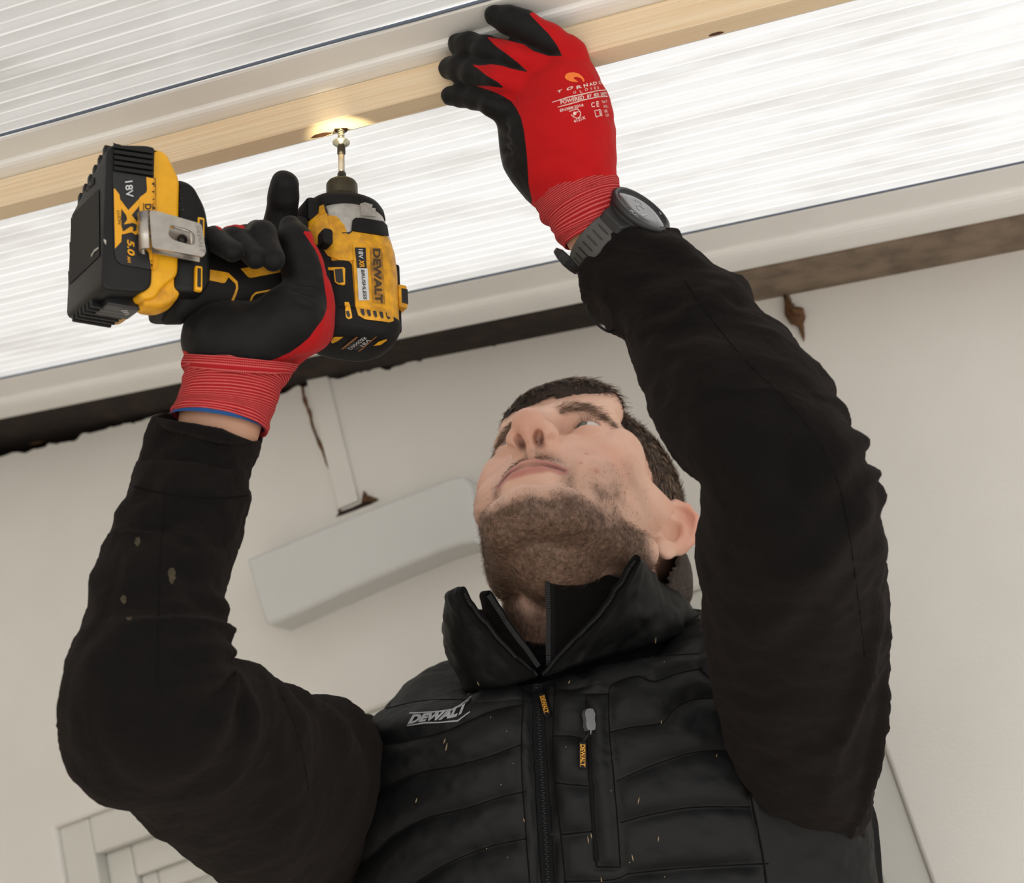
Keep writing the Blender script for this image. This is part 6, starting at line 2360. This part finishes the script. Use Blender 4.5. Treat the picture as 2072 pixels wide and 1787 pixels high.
# beard
R_, k_ = scatter(Vh, Qh, bm_**1.3 * (1 - lips), 17000)
Nr = unit_rows(Nh[Qh[k_]].mean(1))
sx = np.sign(R_[:, 0])
dr = np.stack([0.25 * sx, np.full(len(R_), -0.1), np.full(len(R_), -0.95)], 1) + 0.35 * RNG.normal(size=R_.shape)
under = np.clip((-R_[:, 2] - 112) / 12, 0, 1)[:, None]
dr = dr * (1 - under) + under * (np.array([0, -0.4, -0.9]) + 0.4 * RNG.normal(size=R_.shape))
dr = dr - Nr * (dr * Nr).sum(1)[:, None]
dr = unit_rows(unit_rows(dr) + Nr * 0.42)
bw_ = bm_[Qh[k_]].mean(1)
strands('beard', R_, dr, (1.6 + 4.2 * bw_) * (0.6 + 0.7 * RNG.random(len(R_))), 0.13, 0.2, np.clip(0.35 + 0.6 * RNG.random(len(R_)) - 0.2 * bw_, 0, 1), person, 3)
# eyebrows
for s in (-1, 1):
    bc = crom(np.array(brow_c, float), 60) * np.array([s, 1, 1])
    k_ = RNG.integers(0, 59, 420)
    R_ = bc[k_] + RNG.normal(size=(420, 3)) * np.array([0.9, 0.5, 2.5])
    tree_d = np.array([np.argmin(((Vh - r)**2).sum(1)) for r in R_])
    R_ = Vh[tree_d]
    Nr = Nh[tree_d]
    dr = np.stack([np.full(420, s * 0.9), np.full(420, 0.25), 0.35 - 0.6 * k_ / 60], 1) + 0.2 * RNG.normal(size=(420, 3))
    dr = unit_rows(unit_rows(dr - Nr * (dr * Nr).sum(1)[:, None]) + 0.25 * Nr)
    strands('eyebrow', R_, dr, 4.5 + 3.5 * RNG.random(420), 0.16, 0.12, 0.25 + 0.4 * RNG.random(420), person, 3)
    # upper lashes
    tq = np.linspace(0.1, 0.9, 60)
    lash = np.stack([s * (20 + 24 * tq), -86.0 + 9 * (2 * tq - 1)**2 + 1.5, 2.2 - 3.2 * (2 * tq - 1)**2], 1)
    dr = unit_rows(np.stack([s * (tq - 0.5), np.full(60, -0.9), np.full(60, 0.25)], 1))
    strands('eyelashes', lash, dr, np.full(60, 5.0), 0.12, 0.1, np.full(60, 0.05), person, 3, droop=np.array([0, 0, 0.4]))


# ================================================================== wood dust from the drilling
MAT_DUST = plain('pale_wood_dust', srgb(150, 130, 100), 0.9)
MAT_SMUDGE = plain('dusty_smudge', srgb(66, 58, 40), 0.95, var=0.5, vs=400.0)
chips = [(900, 1500), (904, 1512), (993, 1452), (1025, 1480), (1038, 1545), (1014, 1588), (1145, 1512), (1236, 1600), (1292, 1620), (1196, 1692), (1190, 1700), (1098, 1718), (1274, 1745), (843, 1620), (1028, 1735), (1280, 1736),
         (1450, 1530), (1338, 1462), (1326, 1296), (1344, 1340), (968, 1383), (1152, 1381), (1060, 1660), (1117, 1688), (985, 1718), (1332, 1698), (1217, 1781), (1345, 1775)]
V, Fc = [], []
for k, (x, y) in enumerate(chips):
    l, nr = castpx(front_bvh, x, y)
    if l is None:
        continue
    big = random.random() < 0.45
    td_ = unit(ROT.T @ np.array([0.25 * random.uniform(-1, 1), 1.0, 0]))
    td_ = unit(td_ - nr * (td_ @ nr))
    sd = np.cross(td_, nr)
    L0, w0 = (random.uniform(0.0014, 0.0030), 0.00042) if big else (0.0005, 0.0004)
    b = len(V)
    for h in (0.0001, 0.0007):
        for (p, q) in ((-L0, 0), (0, -w0), (L0, 0), (0, w0)):
            V.append(l + td_ * p + sd * q + nr * h)
    Fc += [[b + 3, b + 2, b + 1, b], [b + 4, b + 5, b + 6, b + 7]] + [[b + i, b + (i + 1) % 4, b + 4 + (i + 1) % 4, b + 4 + i] for i in range(4)]
mk('sawdust', V, Fc, MAT_DUST, smooth=False, kind='stuff', label='pale wood chips fallen on the black gilet', category='sawdust')
for (cx_, cy_, rx_, ry_) in ((348, 1165, 9, 17), (251, 1214, 7, 12), (279, 1097, 7, 12), (262, 1252, 8, 4), (372, 984, 8, 20)):
    poly = [(cx_ + rx_ * math.cos(q) * (0.6 + 0.5 * random.random()), cy_ + ry_ * math.sin(q) * (0.6 + 0.5 * random.random())) for q in np.linspace(0, 2 * math.pi, 14, endpoint=False)]
    A, T = lay(*fill_poly(poly, 5), sleeve_bvh_l, 0.0004)
    if len(T) and cx_ != 372:
        mk('dust_smudge', A, T, MAT_SMUDGE, parent=fleece, smooth=True)
